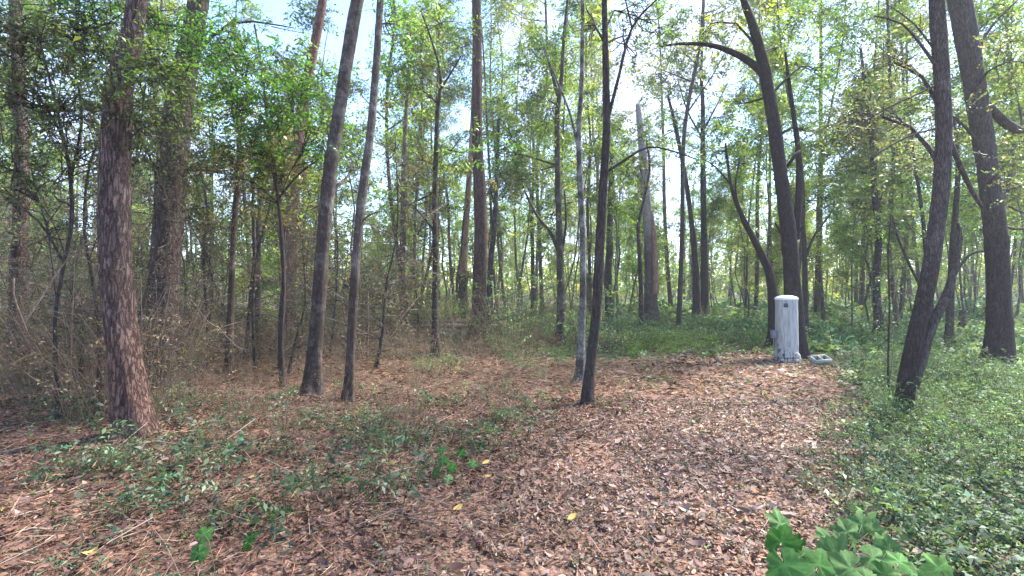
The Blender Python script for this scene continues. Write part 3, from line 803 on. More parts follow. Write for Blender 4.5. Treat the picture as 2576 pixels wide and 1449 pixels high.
# left side
px_tree('slim_sapling', 'hair thin upright sapling standing in the cover left of the bowed trunk', 'sapling', 8.2,
        [(2236, 1040, 6), (2234, 900, 5), (2238, 760, 5), (2234, 640, 4), (2242, 540, 3)], B_DARK, seg=6, step=0.2, seed=27, tint=(1.4, 1.5, 1.2),
        crown=[(2250, 700, 50, 50, 12, 8.2, C_GREEN), (2220, 800, 50, 50, 12, 8.2, C_GREEN), (2290, 740, 60, 40, 12, 8.2, C_GREEN)], leaf=(0.045, 0.022))
px_tree('leafy_tree', 'slender tree carrying the bright green leaf mass left of the blue sky', 'tree', 7.6,
        [(712, 975, 12), (708, 860, 11), (714, 700, 11), (706, 560, 10), (690, 420, 9), (672, 300, 8), (660, 180, 6), (640, 60, 4)],
        B_DARK, seg=10, step=0.12, seed=23, tint=(1.2, 1.1, 1.1),
        limbs=[[(700, 500, 6), (750, 440, 5), (830, 380, 4)]],
        crown=[(575, 80, 80, 55, 75, 7.6), (610, 200, 110, 80, 150, 7.4), (700, 300, 100, 80, 150, 7.6), (570, 250, 60, 70, 60, 7.2), (760, 230, 60, 60, 70, 7.8), (790, 350, 60, 40, 45, 7.6), (650, 370, 90, 40, 75, 7.8), (540, 150, 50, 80, 60, 7.9), (640, 440, 80, 60, 70, 8.0, BR), (720, 420, 60, 60, 60, 8.2, OLIVE), (560, 380, 70, 50, 50, 7.8, G_DARK)],
        pal=G_BRIGHT, leaf=(0.062, 0.027), kleaf=10)
px_tree('leafy_tree', 'crooked dark stemmed tree filling the upper left corner with grey green leaves', 'tree', 5.4,
        [(150, 960, 9), (138, 820, 9), (156, 690, 9), (180, 560, 10), (176, 440, 9), (158, 340, 8), (120, 180, 6), (90, 60, 4)],
        B_DARK, seg=12, step=0.1, seed=24, tint=(1.2, 1.15, 1.3),
        limbs=[[(182, 460, 8), (150, 330, 6), (80, 220, 5), (0, 120, 3)], [(180, 440, 7), (205, 300, 5), (190, 180, 4)], [(160, 660, 7), (100, 560, 5), (20, 500, 4)]],
        crown=[(70, 90, 110, 90, 190, 5.2, G_DARK), (200, 60, 80, 60, 110, 5.6, G_BRIGHT), (60, 260, 90, 90, 130, 5.4, G_GREY), (240, 150, 80, 70, 110, 5.8, G_MID), (170, 250, 90, 70, 110, 5.4, G_DARK), (40, 420, 70, 70, 80, 5.4, G_DARK), (250, 20, 70, 30, 60, 5.6, G_BRIGHT), (215, 380, 80, 70, 75, 6, G_GREY), (120, 560, 110, 70, 60, 6.5, G_GREY)],
        leaf=(0.046, 0.020), kleaf=9)
px_tree('leafy_tree', 'thin tree with leaves crossing in front of the two thick left pines', 'tree', 6.6,
        [(246, 960, 9), (250, 850, 8), (232, 700, 8), (212, 560, 7), (230, 400, 6), (300, 260, 5), (360, 180, 4)],
        B_DARK, seg=8, step=0.12, seed=25, tint=(1.2, 1.1, 1.1),
        crown=[(385, 180, 80, 70, 120, 5.0, G_MID), (330, 280, 70, 60, 70, 5.0, G_DARK), (480, 130, 70, 90, 90, 6.6, G_BRIGHT), (430, 300, 70, 70, 75, 6.6, G_GREY), (390, 50, 60, 50, 55, 6.0, G_BRIGHT), (370, 400, 60, 70, 45, 6.6, G_GREY), (500, 430, 70, 80, 50, 7.5, G_GREY)],
        leaf=(0.046, 0.020), kleaf=9)
px_tree('pine_tree', 'reddish pine at the far left edge seen through the leaves', 'pine tree', 9.0,
        [(40, 900, 40), (44, 740, 36), (52, 560, 34), (56, 400, 32), (48, 220, 30), (40, 60, 28), (38, -20, 26)], B_PINE, seg=22, step=0.1, seed=26, top=5, pine_top=True, tint=(0.9, 0.8, 0.8),
        crown=[(60, 500, 80, 90, 50, 8, G_GREY)], leaf=(0.06, 0.026))
for (lab, d, pts, tint) in (
        ('thin brown stem nearer the pale pine pair than the leaning pair', 9.5, [(575, 940, 18), (580, 800, 17), (584, 660, 16), (592, 520, 14), (600, 400, 11), (596, 300, 8)], (1.2, 1.0, 0.9)),
        ('thin dark stem between the brown stem and the salmon topped pine', 10.5, [(616, 905, 9), (628, 780, 10), (640, 640, 10), (636, 500, 8), (650, 380, 6)], (0.9, 0.85, 0.85)),
        ('crooked thin stem just right of the second thick pine', 9.0, [(530, 900, 8), (520, 780, 8), (512, 640, 8), (520, 520, 7), (500, 400, 5)], (0.9, 0.85, 0.85)),
        ('grey stem close against the salmon topped pine', 11.0, [(652, 880, 16), (648, 740, 16), (650, 600, 14), (655, 480, 12), (670, 380, 8)], (1.3, 1.15, 1.05)),
        ('dark bent sapling standing left of the leaning pair', 8.6, [(704, 930, 8), (706, 800, 10), (716, 660, 9), (708, 520, 7), (690, 430, 5)], (0.7, 0.65, 0.65)),
        ('dark thin stem close right of the straight central pine', 18.0, [(1236, 835, 18), (1232, 700, 16), (1244, 560, 14), (1250, 440, 12), (1254, 300, 9)], (0.8, 0.8, 0.85)),
        ('thin grey trunk in the brown thicket right of the leaning pair', 17.0, [(1016, 812, 20), (1012, 700, 17), (1014, 560, 15), (1016, 420, 14), (1022, 280, 11), (1034, 120, 8)], (1.6, 1.45, 1.3)),
        ('slim brown trunk between the central pine and the crooked limbed trunk', 30.0, [(1340, 775, 12), (1340, 660, 11), (1338, 540, 10), (1342, 420, 8), (1340, 300, 6)], (0.9, 0.8, 0.75)),
        ('forked slim tree left of the pale broken snag', 19.0, [(1612, 830, 14), (1612, 720, 12), (1608, 620, 11), (1606, 565, 10), (1620, 500, 7), (1634, 420, 6), (1622, 330, 4)], (0.8, 0.75, 0.75)),
        ('dark thin trunk right behind the blackish leaning trunk', 20.0, [(1532, 790, 20), (1530, 700, 18), (1534, 600, 17), (1536, 480, 14), (1540, 360, 9)], (0.8, 0.75, 0.75))):
    px_tree('slim_tree', lab, 'tree', d, pts, B_GREY, seg=10, step=0.15, seed=int(d * 10), tint=tint,
            crown=[(pts[-1][0] + 10, pts[-1][1] + 10, 55, 60, 45, d, BR if lab.startswith(('thin brown', 'grey stem', 'thin dark stem', 'crooked')) else G_MID),
                   (pts[-2][0] - 25, pts[-2][1], 45, 45, 26, d, OLIVE)], leaf=(0.05 + 0.004 * d, 0.02 + 0.002 * d))

# short broken stub near the right edge
mb = MB()
b = U(2421, 832, 19.0); bz = h1(b[0], b[1])
tube(mb, [(b[0], b[1], bz - 0.05), (b[0], b[1], bz + 0.35), (b[0] + 0.02, b[1], bz + 0.75)], [0.13, 0.12, 0.1], 12, 0.06, 0.15, 0.2)
rt = thing('tree_stump', (b[0], b[1], bz), 'short broken stump in the greenery left of the broad dark trunk', 'stump')
put('trunk', mb.mesh('trunk', B_PINE_FAR, True, (b[0], b[1], bz)), rt)

# ------------------------------------------------------------ tree kinds of the wood, copied
def proto_tree(kind, seed, Ht, rad, cb, cr, ns, pal, leaf, nlimb, mat, tint=(1, 1, 1), lean=0.4, lower=0):
    rr = np.random.default_rng(seed)
    root = thing(kind, (0, 0, 0), 'x', 'tree')
    m = 7
    zz = np.linspace(0, Ht, m)
    wob = np.cumsum(rr.normal(size=(m, 2)) * 0.028 * Ht * lean, 0); wob[0] = 0
    P = np.column_stack([wob, zz]); P[0, 2] = -0.1
    Rr = rad * np.linspace(1, 0.12, m) ** 0.8
    mb = MB()
    tube(mb, P, Rr, 8, 0.7, 0.06, 0.4, tint, seed)
    cm = MB()
    def at(z):
        return np.array([np.interp(z, P[:, 2], P[:, 0]), np.interp(z, P[:, 2], P[:, 1]), z]), np.interp(z, P[:, 2], Rr)
    per = max(1, ns // (nlimb * 3))
    for k in range(nlimb):
        z = cb + (Ht - cb) * (k + rr.random()) / nlimb
        s, r0 = at(z)
        a = rr.random() * 6.283
        shrink = 1.0 if pal is not G_DARK else 1.0
        ln = cr * (0.45 + 0.6 * rr.random()) * (1.05 - 0.55 * (z - cb) / max(Ht - cb, 0.1))
        up = 0.25 + 0.7 * rr.random()
        e = s + np.array([math.cos(a), math.sin(a), up]) * ln
        mid = (s + e) / 2 + np.array([0, 0, -0.06 * ln]) + rr.normal(size=3) * 0.1
        r1 = min(r0 * 0.5, 0.05)
        tube(mb, [s, mid, e], [r1, r1 * 0.6, 0.008], 5, 0.9, 0, 0, tint)
        for t in (0.5, 0.8, 1.05):
            c = s + (e - s) * t + rr.normal(size=3) * 0.2 * ln * 0.4
            blob_sprays(cm, c, np.array([0.34, 0.34, 0.25]) * ln * (0.7 + rr.random() * 0.6), per, 7, leaf, leaf * 0.45, pal, SL=leaf * 5.0, clump=4)
            tube(mb, [s + (e - s) * t * 0.8, c], [r1 * 0.35, 0.005], 3)
    for k in range(lower):
        z = 1.0 + (cb - 1.0) * rr.random(); s, r0 = at(z); a = rr.random() * 6.283
        e = s + np.array([math.cos(a), math.sin(a), 0.3]) * (0.7 + rr.random())
        tube(mb, [s, e], [0.012, 0.004], 3)
        blob_sprays(cm, e, 0.35, 10, 7, leaf, leaf * 0.45, pal, SL=leaf * 4, clump=4)
    put('trunk', mb.mesh('trunk', mat, True), root)
    put('crown', cm.mesh('crown', M_LEAF, False), root)
    return root

protos = {
    'slim': [proto_tree('slim_tree', 100 + i, 11 + i * 1.3, 0.058 + 0.009 * i, 3.4 + 0.6 * i, 2.2, 900, pal, 0.115, 14, B_DARK, (1.9, 1.75, 1.65), 0.4, 3)
             for i, pal in enumerate((G_MID, G_MID, G_YEL, G_MID, G_YEL))],
    'tall': [proto_tree('tall_tree', 150 + i, 20 + 2 * i, 0.09 + 0.012 * i, 6.5 + i, 3.0, 1100, pal, 0.14, 16, B_DARK, (2.0, 1.85, 1.75), 0.3, 2)
             for i, pal in enumerate((G_MID, G_YEL, G_GREY))],
    'under': [proto_tree('young_tree', 200 + i, 5.0 + i * 0.7, 0.035, 1.2 + 0.3 * i, 1.6, 760, pal, 0.095, 12, B_DARK, (1.7, 1.6, 1.5), 0.8, 2)
              for i, pal in enumerate((G_MID, G_YEL, G_MID, G_GREY))],
    'pine': [proto_tree('pine_tree', 300 + i, 20 + 2 * i, 0.17, 11, 2.6, 620, G_MID, 0.16, 11, B_PINE_FAR, (0.9, 0.85, 0.85), 0.15, 0) for i in range(2)],
    'bare': [proto_tree('bare_sapling', 400 + i, 8 + i, 0.05, 4.6, 1.5, 300, G_MID, 0.11, 8, B_GREY, (1.5, 1.45, 1.4), 0.6, 2) for i in range(3)],
}
def twiggy(seed, Ht):
    rr = np.random.default_rng(seed)
    root = thing('twiggy_tree', (0, 0, 0), 'x', 'tree')
    mb, cm = MB(), MB()
    P = [np.array([0, 0, -0.05])]
    for k in range(5): P.append(P[-1] + np.array([rr.normal() * 0.14, rr.normal() * 0.14, Ht / 5]))
    P = np.array(P); Rr = np.linspace(0.028, 0.006, 6)
    tube(mb, P, Rr, 5, 0.4, 0.1, 0.4)
    O, D = [], []
    for k in range(46):
        z = Ht * (0.08 + 0.9 * rr.random())
        sp = np.array([np.interp(z, P[:, 2], P[:, 0]), np.interp(z, P[:, 2], P[:, 1]), z])
        a = rr.random() * 6.283; l = (0.5 + 1.1 * rr.random()) * (1.1 - 0.5 * z / Ht)
        e = sp + np.array([math.cos(a), math.sin(a), -0.25 + 0.8 * rr.random()]) * l
        m = (sp + e) / 2 + rr.normal(size=3) * 0.10
        tube(mb, [sp, m, e], [0.009, 0.006, 0.003], 3)
        for q in range(5):
            t = 0.25 + 0.75 * rr.random(); b = sp + (e - sp) * t
            dv = unit(rr.normal(size=3) + np.array([0, 0, -0.15])); f = b + dv * (0.2 + 0.4 * rr.random())
            tube(mb, [b, f], [0.0035, 0.0015], 3, cap=False)
            O += [b, (b + f) / 2]; D += [dv, unit(dv + 0.5 * rr.normal(size=3))]
    O = np.array(O); D = np.array(D)
    sprays(cm, O, D, 0.24, 6, 0.038, 0.017, BR + OLIVE + [(0.15, 0.12, 0.09)], twig=(0.12, 0.10, 0.085), tw=0.0016, jit=0.3)
    put('trunk', mb.mesh('trunk', B_GREY, True), root)
    put('crown', cm.mesh('crown', M_BRUSH, False), root)
    return root
protos['twiggy'] = [twiggy(900 + i, 3.0 + 0.8 * i) for i in range(4)]
used = set()
occupied = []
def place(kind, i, x, y, sc, label, group):
    src = protos[kind][i % len(protos[kind])]
    loc = (x, y, h1(x, y) - 0.02)
    rz = rng.random() * 6.283
    tilt = (rng.normal() * 0.035, rng.normal() * 0.035)
    sc3 = (sc, sc, sc * (0.9 + 0.25 * rng.random()))
    if src.name not in used:
        used.add(src.name)
        src.location = loc; src.rotation_euler = (tilt[0], tilt[1], rz); src.scale = sc3
        src['label'] = label; src['group'] = group
        return src
    return copy_tree(src, loc, rz, sc3, label, group, tilt)

def zone(x, y):
    s = 1288 + x / y * F
    if s < 620: return 0
    if s < 1150: return 1
    if s < 1580: return 2
    if s < 2080: return 3
    return 4
ZN = ['behind the two thick left pines', 'behind the leaning pair left of centre', 'around the straight central pine', 'between the broken snag and the tank', 'behind the bowed trunks at right']

def scatter(kind, n, d0, d1, sep, scr, labf, grpf, xf=None, half=1.06, pw=0.75):
    c = tries = 0
    while c < n and tries < n * 60:
        tries += 1
        d = d0 + (d1 - d0) * rng.random() ** pw
        x = (rng.random() * 2 - 1) * d * half
        if xf is not None and rng.random() > xf(1288 + x / d * F, d): continue
        sx_ = 1288 + x / d * F
        if any(abs(sx_ - ks) < kw + 14 and d < kd for ks, kw, kd in ((1630, 34, 22), (1176, 26, 28), (1765, 26, 27), (1340, 14, 30))): continue
        if any((x - a) ** 2 + (d - b) ** 2 < (sep * 0.5 + s * 0.5) ** 2 for a, b, s in occupied): continue
        occupied.append((x, d, sep))
        z = zone(x, d)
        place(kind, rng.integers(0, 9), x, d, scr[0] + (scr[1] - scr[0]) * rng.random(), labf(z), grpf(z))
        c += 1

scatter('twiggy', 34, 6.4, 17, 0.8, (0.75, 1.25), lambda z: 'grey brown twiggy tree in the wood ' + ZN[z], lambda z: 'twiggy trees ' + ZN[z], lambda s, d: (1.0 if s < 740 else (0.3 if s < 1250 and d > 9 else 0.0)) * (0 if 340 < s < 760 and d < 8 else 1))
gap = lambda s, d: 0.10 if 770 < s < 980 else (0.35 if 1500 < s < 1900 else (0.45 if s < 720 else 1.0))          # thinner wood where the blue sky shows
scatter('pine', 12, 22, 50, 3.0, (0.9, 1.15), lambda z: 'tall straight pine in the wood ' + ZN[z], lambda z: 'distant pines ' + ZN[z], gap)
scatter('tall', 21, 17, 40, 2.2, (0.85, 1.15), lambda z: 'tall leafy tree in the wood ' + ZN[z], lambda z: 'tall leafy trees ' + ZN[z], gap)
scatter('slim', 40, 15, 36, 1.4, (0.85, 1.25), lambda z: 'slim leafy tree of the middle wood ' + ZN[z], lambda z: 'middle wood trees ' + ZN[z], gap)
scatter('under', 30, 15, 34, 1.1, (0.8, 1.2), lambda z: 'low leafy young tree in the wood ' + ZN[z], lambda z: 'young trees ' + ZN[z],
        lambda s, d: 0.35 if (1560 < s < 2000 and d < 20) else 0.8)
scatter('bare', 90, 16, 46, 0.9, (0.7, 1.2), lambda z: 'thin bare stemmed sapling ' + ZN[z], lambda z: 'thin saplings ' + ZN[z], lambda s, d: 1.0 if s > 1300 else 0.35)
scatter('slim', 58, 34, 66, 1.2, (0.8, 1.2), lambda z: 'slim tree of the far wood ' + ZN[z], lambda z: 'far wood trees ' + ZN[z], gap)
scatter('under', 40, 34, 66, 1.2, (0.9, 1.4), lambda z: 'far leafy young tree ' + ZN[z], lambda z: 'far young trees ' + ZN[z])

# the wood beyond, one mass
def build_far_wood():
    mb = MB()
    n = 8500
    d = 66 + 50 * rng.random(n)
    x = (rng.random(n) * 2 - 1) * d * 1.12
    z = np.where(rng.random(n) < 0.45, rng.random(n) * 7, np.abs(rng.normal(size=n)) * 9.0) * (0.75 + 0.5 * n2(x, d, 0.12, 2)) + 0.2
    O = np.stack([x, d, z], 1)
    lum = n2(x, d, 0.08, 5)
    for pal, sel in ((G_YEL, lum > -0.1), (G_MID, lum <= -0.1)):
        o = O[sel]
        sprays(mb, o, rng.normal(size=o.shape), 2.2, 9, 0.62, 0.34, pal, tw=0.03)
    put('far_foliage', mb.mesh('far_foliage', M_LEAF), kind='stuff')
    mb = MB()
    n = 260
    for k in range(n):
        d = 66 + 45 * rng.random(); x = (rng.random() * 2 - 1) * d * 1.1
        hh = 9 + 9 * rng.random(); l = rng.normal(size=2) * 0.5
        tube(mb, [(x, d, -0.1), (x + l[0] * .4, d, hh * 0.5), (x + l[0], d + l[1], hh)], [0.14 + 0.1 * rng.random(), 0.1, 0.03], 5)
    put('far_trunks', mb.mesh('far_trunks', B_DARK, True), kind='stuff')
build_far_wood()

# ------------------------------------------------------------ undergrowth: brush, shrubs, plants
def brush(kind, seed, Ht, spread, nst, pal, ll, k, stemcol, leafy=1.0, cat='bush', twigs=5):
    """tangle of curved stems with side twigs and small leaves"""
    root = thing(kind, (0, 0, 0), 'x', cat)
    rr = np.random.default_rng(seed)
    sm, cm = MB(), MB()
    O, D = [], []
    for i in range(nst):
        a = rr.random() * 6.283; r0 = rr.random() ** 0.5 * spread * 0.5
        b = np.array([math.cos(a) * r0, math.sin(a) * r0, -0.03])
        a2 = a + rr.normal() * 0.8
        ln = Ht * (0.5 + 0.6 * rr.random())
        out = spread * (0.2 + 0.6 * rr.random())
        p1 = b + np.array([math.cos(a2) * out * .3, math.sin(a2) * out * .3, ln * 0.5])
        p2 = b + np.array([math.cos(a2) * out * .8, math.sin(a2) * out * .8, ln * 0.9])
        p3 = p2 + np.array([math.cos(a2) * out * .5, math.sin(a2) * out * .5, ln * rr.normal() * 0.15])
        cs = np.array(stemcol) * (0.7 + 0.8 * rr.random())
        tube(sm, [b, p1, p2, p3], np.array([0.007, 0.0055, 0.004, 0.002]) * (0.35 if cat == 'plant' else 0.8), 3, None, 0, 0, cs)
        for t in range(twigs):
            q = (p1, p2, p3)[rr.integers(0, 3)]; p = (b, p1, p2)[rr.integers(0, 3)]
            s = p + (q - p) * rr.random()
            dv = unit(rr.normal(size=3) + np.array([0, 0, 0.25]))
            O.append(s); D.append(dv)
    O = np.array(O); D = np.array(D)
    sprays(cm, O, D, 0.22 * (0.5 + rr.random(len(O))) * max(Ht, 0.5) ** 0.5, k, ll, ll * 0.42, pal, twig=stemcol, tw=0.0022, jit=0.3)
    put('stems', sm.mesh('stems', M_BRUSH, False), root)
    put('foliage', cm.mesh('foliage', M_BRUSH if leafy < 0.5 else M_COVER, False), root)
    return root
ST = (0.16, 0.12, 0.09)
bushes = {
    'dry': [brush('dry_brush', 500 + i, 0.9 + 0.2 * i, 1.0, 22, BR, 0.035, 4, ST, 0.2, twigs=8) for i in range(3)],
    'straw': [brush('dry_brush', 520 + i, 1.5, 1.0, 20, STRAW + BR, 0.04, 6, (0.17, 0.125, 0.09), 0.2, twigs=11) for i in range(2)],
    'olive': [brush('mixed_brush', 540 + i, 1.2 + 0.4 * i, 1.1, 24, OLIVE + BR[:2], 0.034, 6, ST, 0.6, twigs=8) for i in range(3)],
    'green': [brush('green_shrub', 560 + i, 0.9 + 0.3 * i, 0.9, 26, C_FRESH, 0.055, 7, (0.08, 0.08, 0.05), 1.0, 'shrub') for i in range(3)],
    'lime': [brush('bright_shrub', 570 + i, 1.0, 1.0, 26, G_BRIGHT + G_YEL[:2], 0.07, 7, (0.08, 0.08, 0.05), 1.0, 'shrub') for i in range(2)],
    'seed': [brush('green_seedling', 580 + i, 0.14 + 0.03 * i, 0.30, 5 + i, C_GREEN + C_FRESH[:1], 0.036, 7, (0.06, 0.08, 0.03), 1.0, 'plant', 3) for i in range(6)],
}
busyp = []
def scatter_b(kind, n, box, scr, labs, grp, sep=0.45, dens=None):
    """box: picture x range and depth range"""
    c = tries = 0
    while c < n and tries < n * 60:
        tries += 1
        s = box[0] + (box[1] - box[0]) * rng.random()
        d = box[2] + (box[3] - box[2]) * rng.random()
        x = (s - 1288) / F * d
        if any((x - a) ** 2 + (d - b) ** 2 < sep ** 2 for a, b in busyp): continue
        if float(path_mask(np.array([x]), np.array([d]))[0]) > (0.05 if kind != 'seed' else 0.9): continue
        busyp.append((x, d))
        src = bushes[kind][rng.integers(0, len(bushes[kind]))]
        loc = (x, d, h1(x, d)); rz = rng.random() * 6.283; sc = scr[0] + (scr[1] - scr[0]) * rng.random()
        if src.name not in used:
            used.add(src.name); src.location = loc; src.rotation_euler = (0, 0, rz); src.scale = (sc, sc, sc)
            src['label'] = labs; src['group'] = grp
        else:
            copy_tree(src, loc, rz, sc, labs, grp)
        c += 1
scatter_b('olive', 24, (-60, 420, 6.0, 12), (0.6, 1.2), 'tangled olive brown brush beside and left of the thick left pines', 'brush left of the thick pines')
scatter_b('straw', 3, (215, 300, 5.9, 6.6), (0.9, 1.15), 'straw coloured dead brush hanging against the reddish leaning pine', 'straw brush by the reddish pine', 0.3)
scatter_b('dry', 30, (330, 1000, 8.3, 16), (0.4, 0.85), 'dry brown brush in the shade between the pines and the leaning pair', 'dry brush of the left thicket')
scatter_b('olive', 16, (400, 1000, 9, 18), (0.45, 0.85), 'olive brown brush among the trunks left of centre', 'olive brush left of centre')
scatter_b('dry', 26, (960, 1450, 8.5, 17), (0.3, 0.62), 'dry brown brush in front of the fallen log', 'dry brush round the log')
scatter_b('olive', 16, (960, 1450, 10, 20), (0.6, 1.1), 'mixed brush near the straight central pine', 'mixed brush near the central pine')
scatter_b('straw', 4, (840, 1000, 15, 19), (1.5, 2.2), 'tall straw coloured dead thicket behind the leaning pair', 'straw thicket behind the leaning pair')
scatter_b('green', 14, (1250, 1560, 12, 22), (0.7, 1.3), 'green shrub between the central pine and the blackish trunk', 'shrubs right of the central pine')
scatter_b('lime', 12, (820, 1180, 18, 28), (1.0, 1.7), 'bright green shrub glimpsed beyond the log', 'green shrubs beyond the log')
scatter_b('lime', 12, (330, 820, 17, 28), (1.0, 1.8), 'green shrub glimpsed between the left pines', 'green shrubs beyond the left pines')
scatter_b('green', 18, (1560, 1940, 12, 26), (0.3, 0.6), 'green shrub in the leafy bank left of the tank', 'shrubs left of the tank')
scatter_b('green', 22, (2060, 2600, 11, 24), (0.35, 0.7), 'green shrub in the greenery behind the bowed trunks', 'shrubs behind the bowed trunks')
scatter_b('green', 14, (2120, 2600, 5, 10), (0.3, 0.6), 'low green shrub in the greenery round the bowed trunk at right', 'low shrubs round the bowed trunk', 0.5)
scatter_b('green', 20, (960, 1450, 8.5, 15), (0.2, 0.4), 'low green sprig in front of the fallen log', 'green sprigs before the log', 0.4)
scatter_b('lime', 20, (1580, 1930, 11.6, 16), (0.28, 0.5), 'low bright green clump left of the white tank', 'bright clumps left of the tank', 0.4)
scatter_b('green', 26, (2150, 2620, 4.2, 9), (0.22, 0.42), 'broad low shrub in the dense cover at right', 'low shrubs in the right cover', 0.4)
scatter_b('dry', 44, (380, 1430, 5.6, 9), (0.2, 0.42), 'small dry brown brush standing in the needles', 'small dry brush in the needles', 0.3)
scatter_b('olive', 16, (300, 1300, 5.0, 8.6), (0.16, 0.32), 'small olive brown brush standing in the needles', 'small olive brush in the needles', 0.3)
scatter_b('seed', 60, (100, 1350, 3.2, 7), (0.7, 1.5), 'small green seedling among the reddish needles left of the track', 'seedlings left of the track', 0.2)
scatter_b('seed', 30, (1300, 2100, 3.0, 10), (0.3, 0.8), 'tiny green seedling on the leaf covered track', 'seedlings on the track', 0.3)
scatter_b('seed', 34, (2000, 2600, 2.8, 6.0), (0.8, 1.5), 'leafy green plant in the dense cover right of the track', 'plants right of the track', 0.2)

# ------------------------------------------------------------ fallen wood
def fallen(name, label, cat, pts, mat, seg=10, group=None, branches=()):
    P = [U(x, y, d) for x, y, w, d in pts]; Rr = [w * 0.5 / F * d for x, y, w, d in pts]
    root = thing(name, tuple(P[0]), label, cat, group)
    mb = MB(); tube(mb, P, Rr, seg, 0.15, 0.08, 0, (1, 1, 1), len(pts))
    put('wood', mb.mesh('wood', mat, True, P[0]), root)
    for br_ in branches:
        mb = MB(); tube(mb, [U(x, y, d) for x, y, w, d in br_], [w * 0.5 / F * d for x, y, w, d in br_], 6, 0.15, 0.08)
        put('branch', mb.mesh('branch', mat, True, P[0]), root)
fallen('fallen_log', 'pale fallen log lying level behind the brush at the central pine', 'log',
       [(975, 826, 7, 16.8), (1040, 822, 8, 16.8), (1120, 820, 10, 16.9), (1196, 822, 12, 17), (1260, 822, 12, 17.2)], B_LOG)
fallen('fallen_log', 'second thinner log resting above the level one left of the central pine', 'log',
       [(900, 790, 5, 17.2), (960, 806, 7, 17.2), (1040, 812, 8, 17.2), (1110, 808, 8, 17.3), (1196, 812, 8, 17.4)], B_LOG, branches=[[(1040, 812, 5, 17.2), (1000, 780, 4, 17), (975, 775, 2, 17)]])
fallen('broken_branch', 'pale crooked branch leaning on the log beside the forked thin trunk', 'branch',
       [(1112, 872, 5, 13.5), (1128, 845, 6, 13.4), (1139, 822, 6, 13.4), (1138, 800, 3, 13.4)], B_LOG)
fallen('broken_branch', 'thin grey branch slanting across the foot of the second left pine', 'branch',
       [(470, 690, 4, 6.2), (520, 755, 5, 6.4), (590, 810, 5, 6.6), (640, 850, 4, 6.8)][0:0] or
       [(478, 748, 2, 6.6), (520, 806, 2.6, 6.7), (552, 826, 3, 6.8), (590, 868, 3, 6.9), (618, 880, 2, 7.0)], B_LOG)
fallen('broken_branch', 'pale bent branch rising out of the brush at the left edge', 'branch',
       [(66, 830, 5, 5.2), (50, 790, 5, 5.1), (34, 740, 4, 5.0), (36, 700, 3, 5.0)], B_LOG,
       branches=[[(62, 812, 4, 5.2), (110, 740, 4, 5.3), (170, 650, 3, 5.4), (240, 600, 2, 5.5)]])
fallen('broken_branch', 'long thin stick standing among needles before the reddish pine', 'branch',
       [(362, 1205, 3, 4.3), (367, 1180, 4, 4.3), (370, 1165, 3, 4.3)], B_LOG)
mb = MB()
bp_ = U(1420, 870, 14.0); bp_[2] = h1(bp_[0], bp_[1])
for k in range(90):
    a = rng.random() * 6.283; o = rng.normal(size=2) * np.array([0.8, 0.35]); zz = 0.05 + 0.28 * rng.random() * math.exp(-abs(o[0]))
    l = 0.3 + 0.6 * rng.random(); dx, dy = math.cos(a) * l * .5, math.sin(a) * l * .3
    c = bp_ + np.array([o[0], o[1], zz])
    tube(mb, [c - (dx, dy, 0.03), c + (0, 0, 0.03), c + (dx, dy, 0.02 + 0.08 * rng.random())], [0.012, 0.01, 0.005], 4)
rt = thing('brush_pile', tuple(bp_), 'low pile of dead sticks at the foot of the slim grey trunk', 'stick pile')
put('sticks', mb.mesh('sticks', B_PINE_FAR, True, bp_), rt, kind='stuff')

# ------------------------------------------------------------ humid air
mb = MB()
hx0, hx1, hy0, hy1, hz0, hz1 = -150, 150, -6, 125, -1.6, 27
vv = [(x, y, z) for z in (hz0, hz1) for x, y in ((hx0, hy0), (hx1, hy0), (hx1, hy1), (hx0, hy1))]
mb.add(vv, [(0, 3, 2, 1), (4, 5, 6, 7), (0, 1, 5, 4), (1, 2, 6, 5), (2, 3, 7, 6), (3, 0, 4, 7)])
hm, HN, HL, ho = newmat('haze')
pv = HN.new('ShaderNodeVolumePrincipled')
pv.inputs['Color'].default_value = (0.93, 0.95, 1.0, 1)
pv.inputs['Density'].default_value = 0.0011
pv.inputs['Anisotropy'].default_value = 0.2
HL.new(pv.outputs[0], ho.inputs['Volume'])
put('haze', mb.mesh('haze', hm), kind='stuff')

# ------------------------------------------------------------ tank
def lathe(mb, prof, seg=40, c=(0, 0), tiltx=0.0, col=(1, 1, 1)):
    th = np.linspace(0, 2 * np.pi, seg, endpoint=False)
    V = np.array([[(c[0] + r * math.cos(t), c[1] + r * math.sin(t), z) for t in th] for r, z in prof])
    idx = np.arange(len(prof) * seg).reshape(len(prof), seg); nx = np.roll(idx, -1, 1)
    q = np.stack([idx[:-1], nx[:-1], nx[1:], idx[1:]], -1).reshape(-1, 4)
    mb.add(V.reshape(-1, 3), q, None, col)

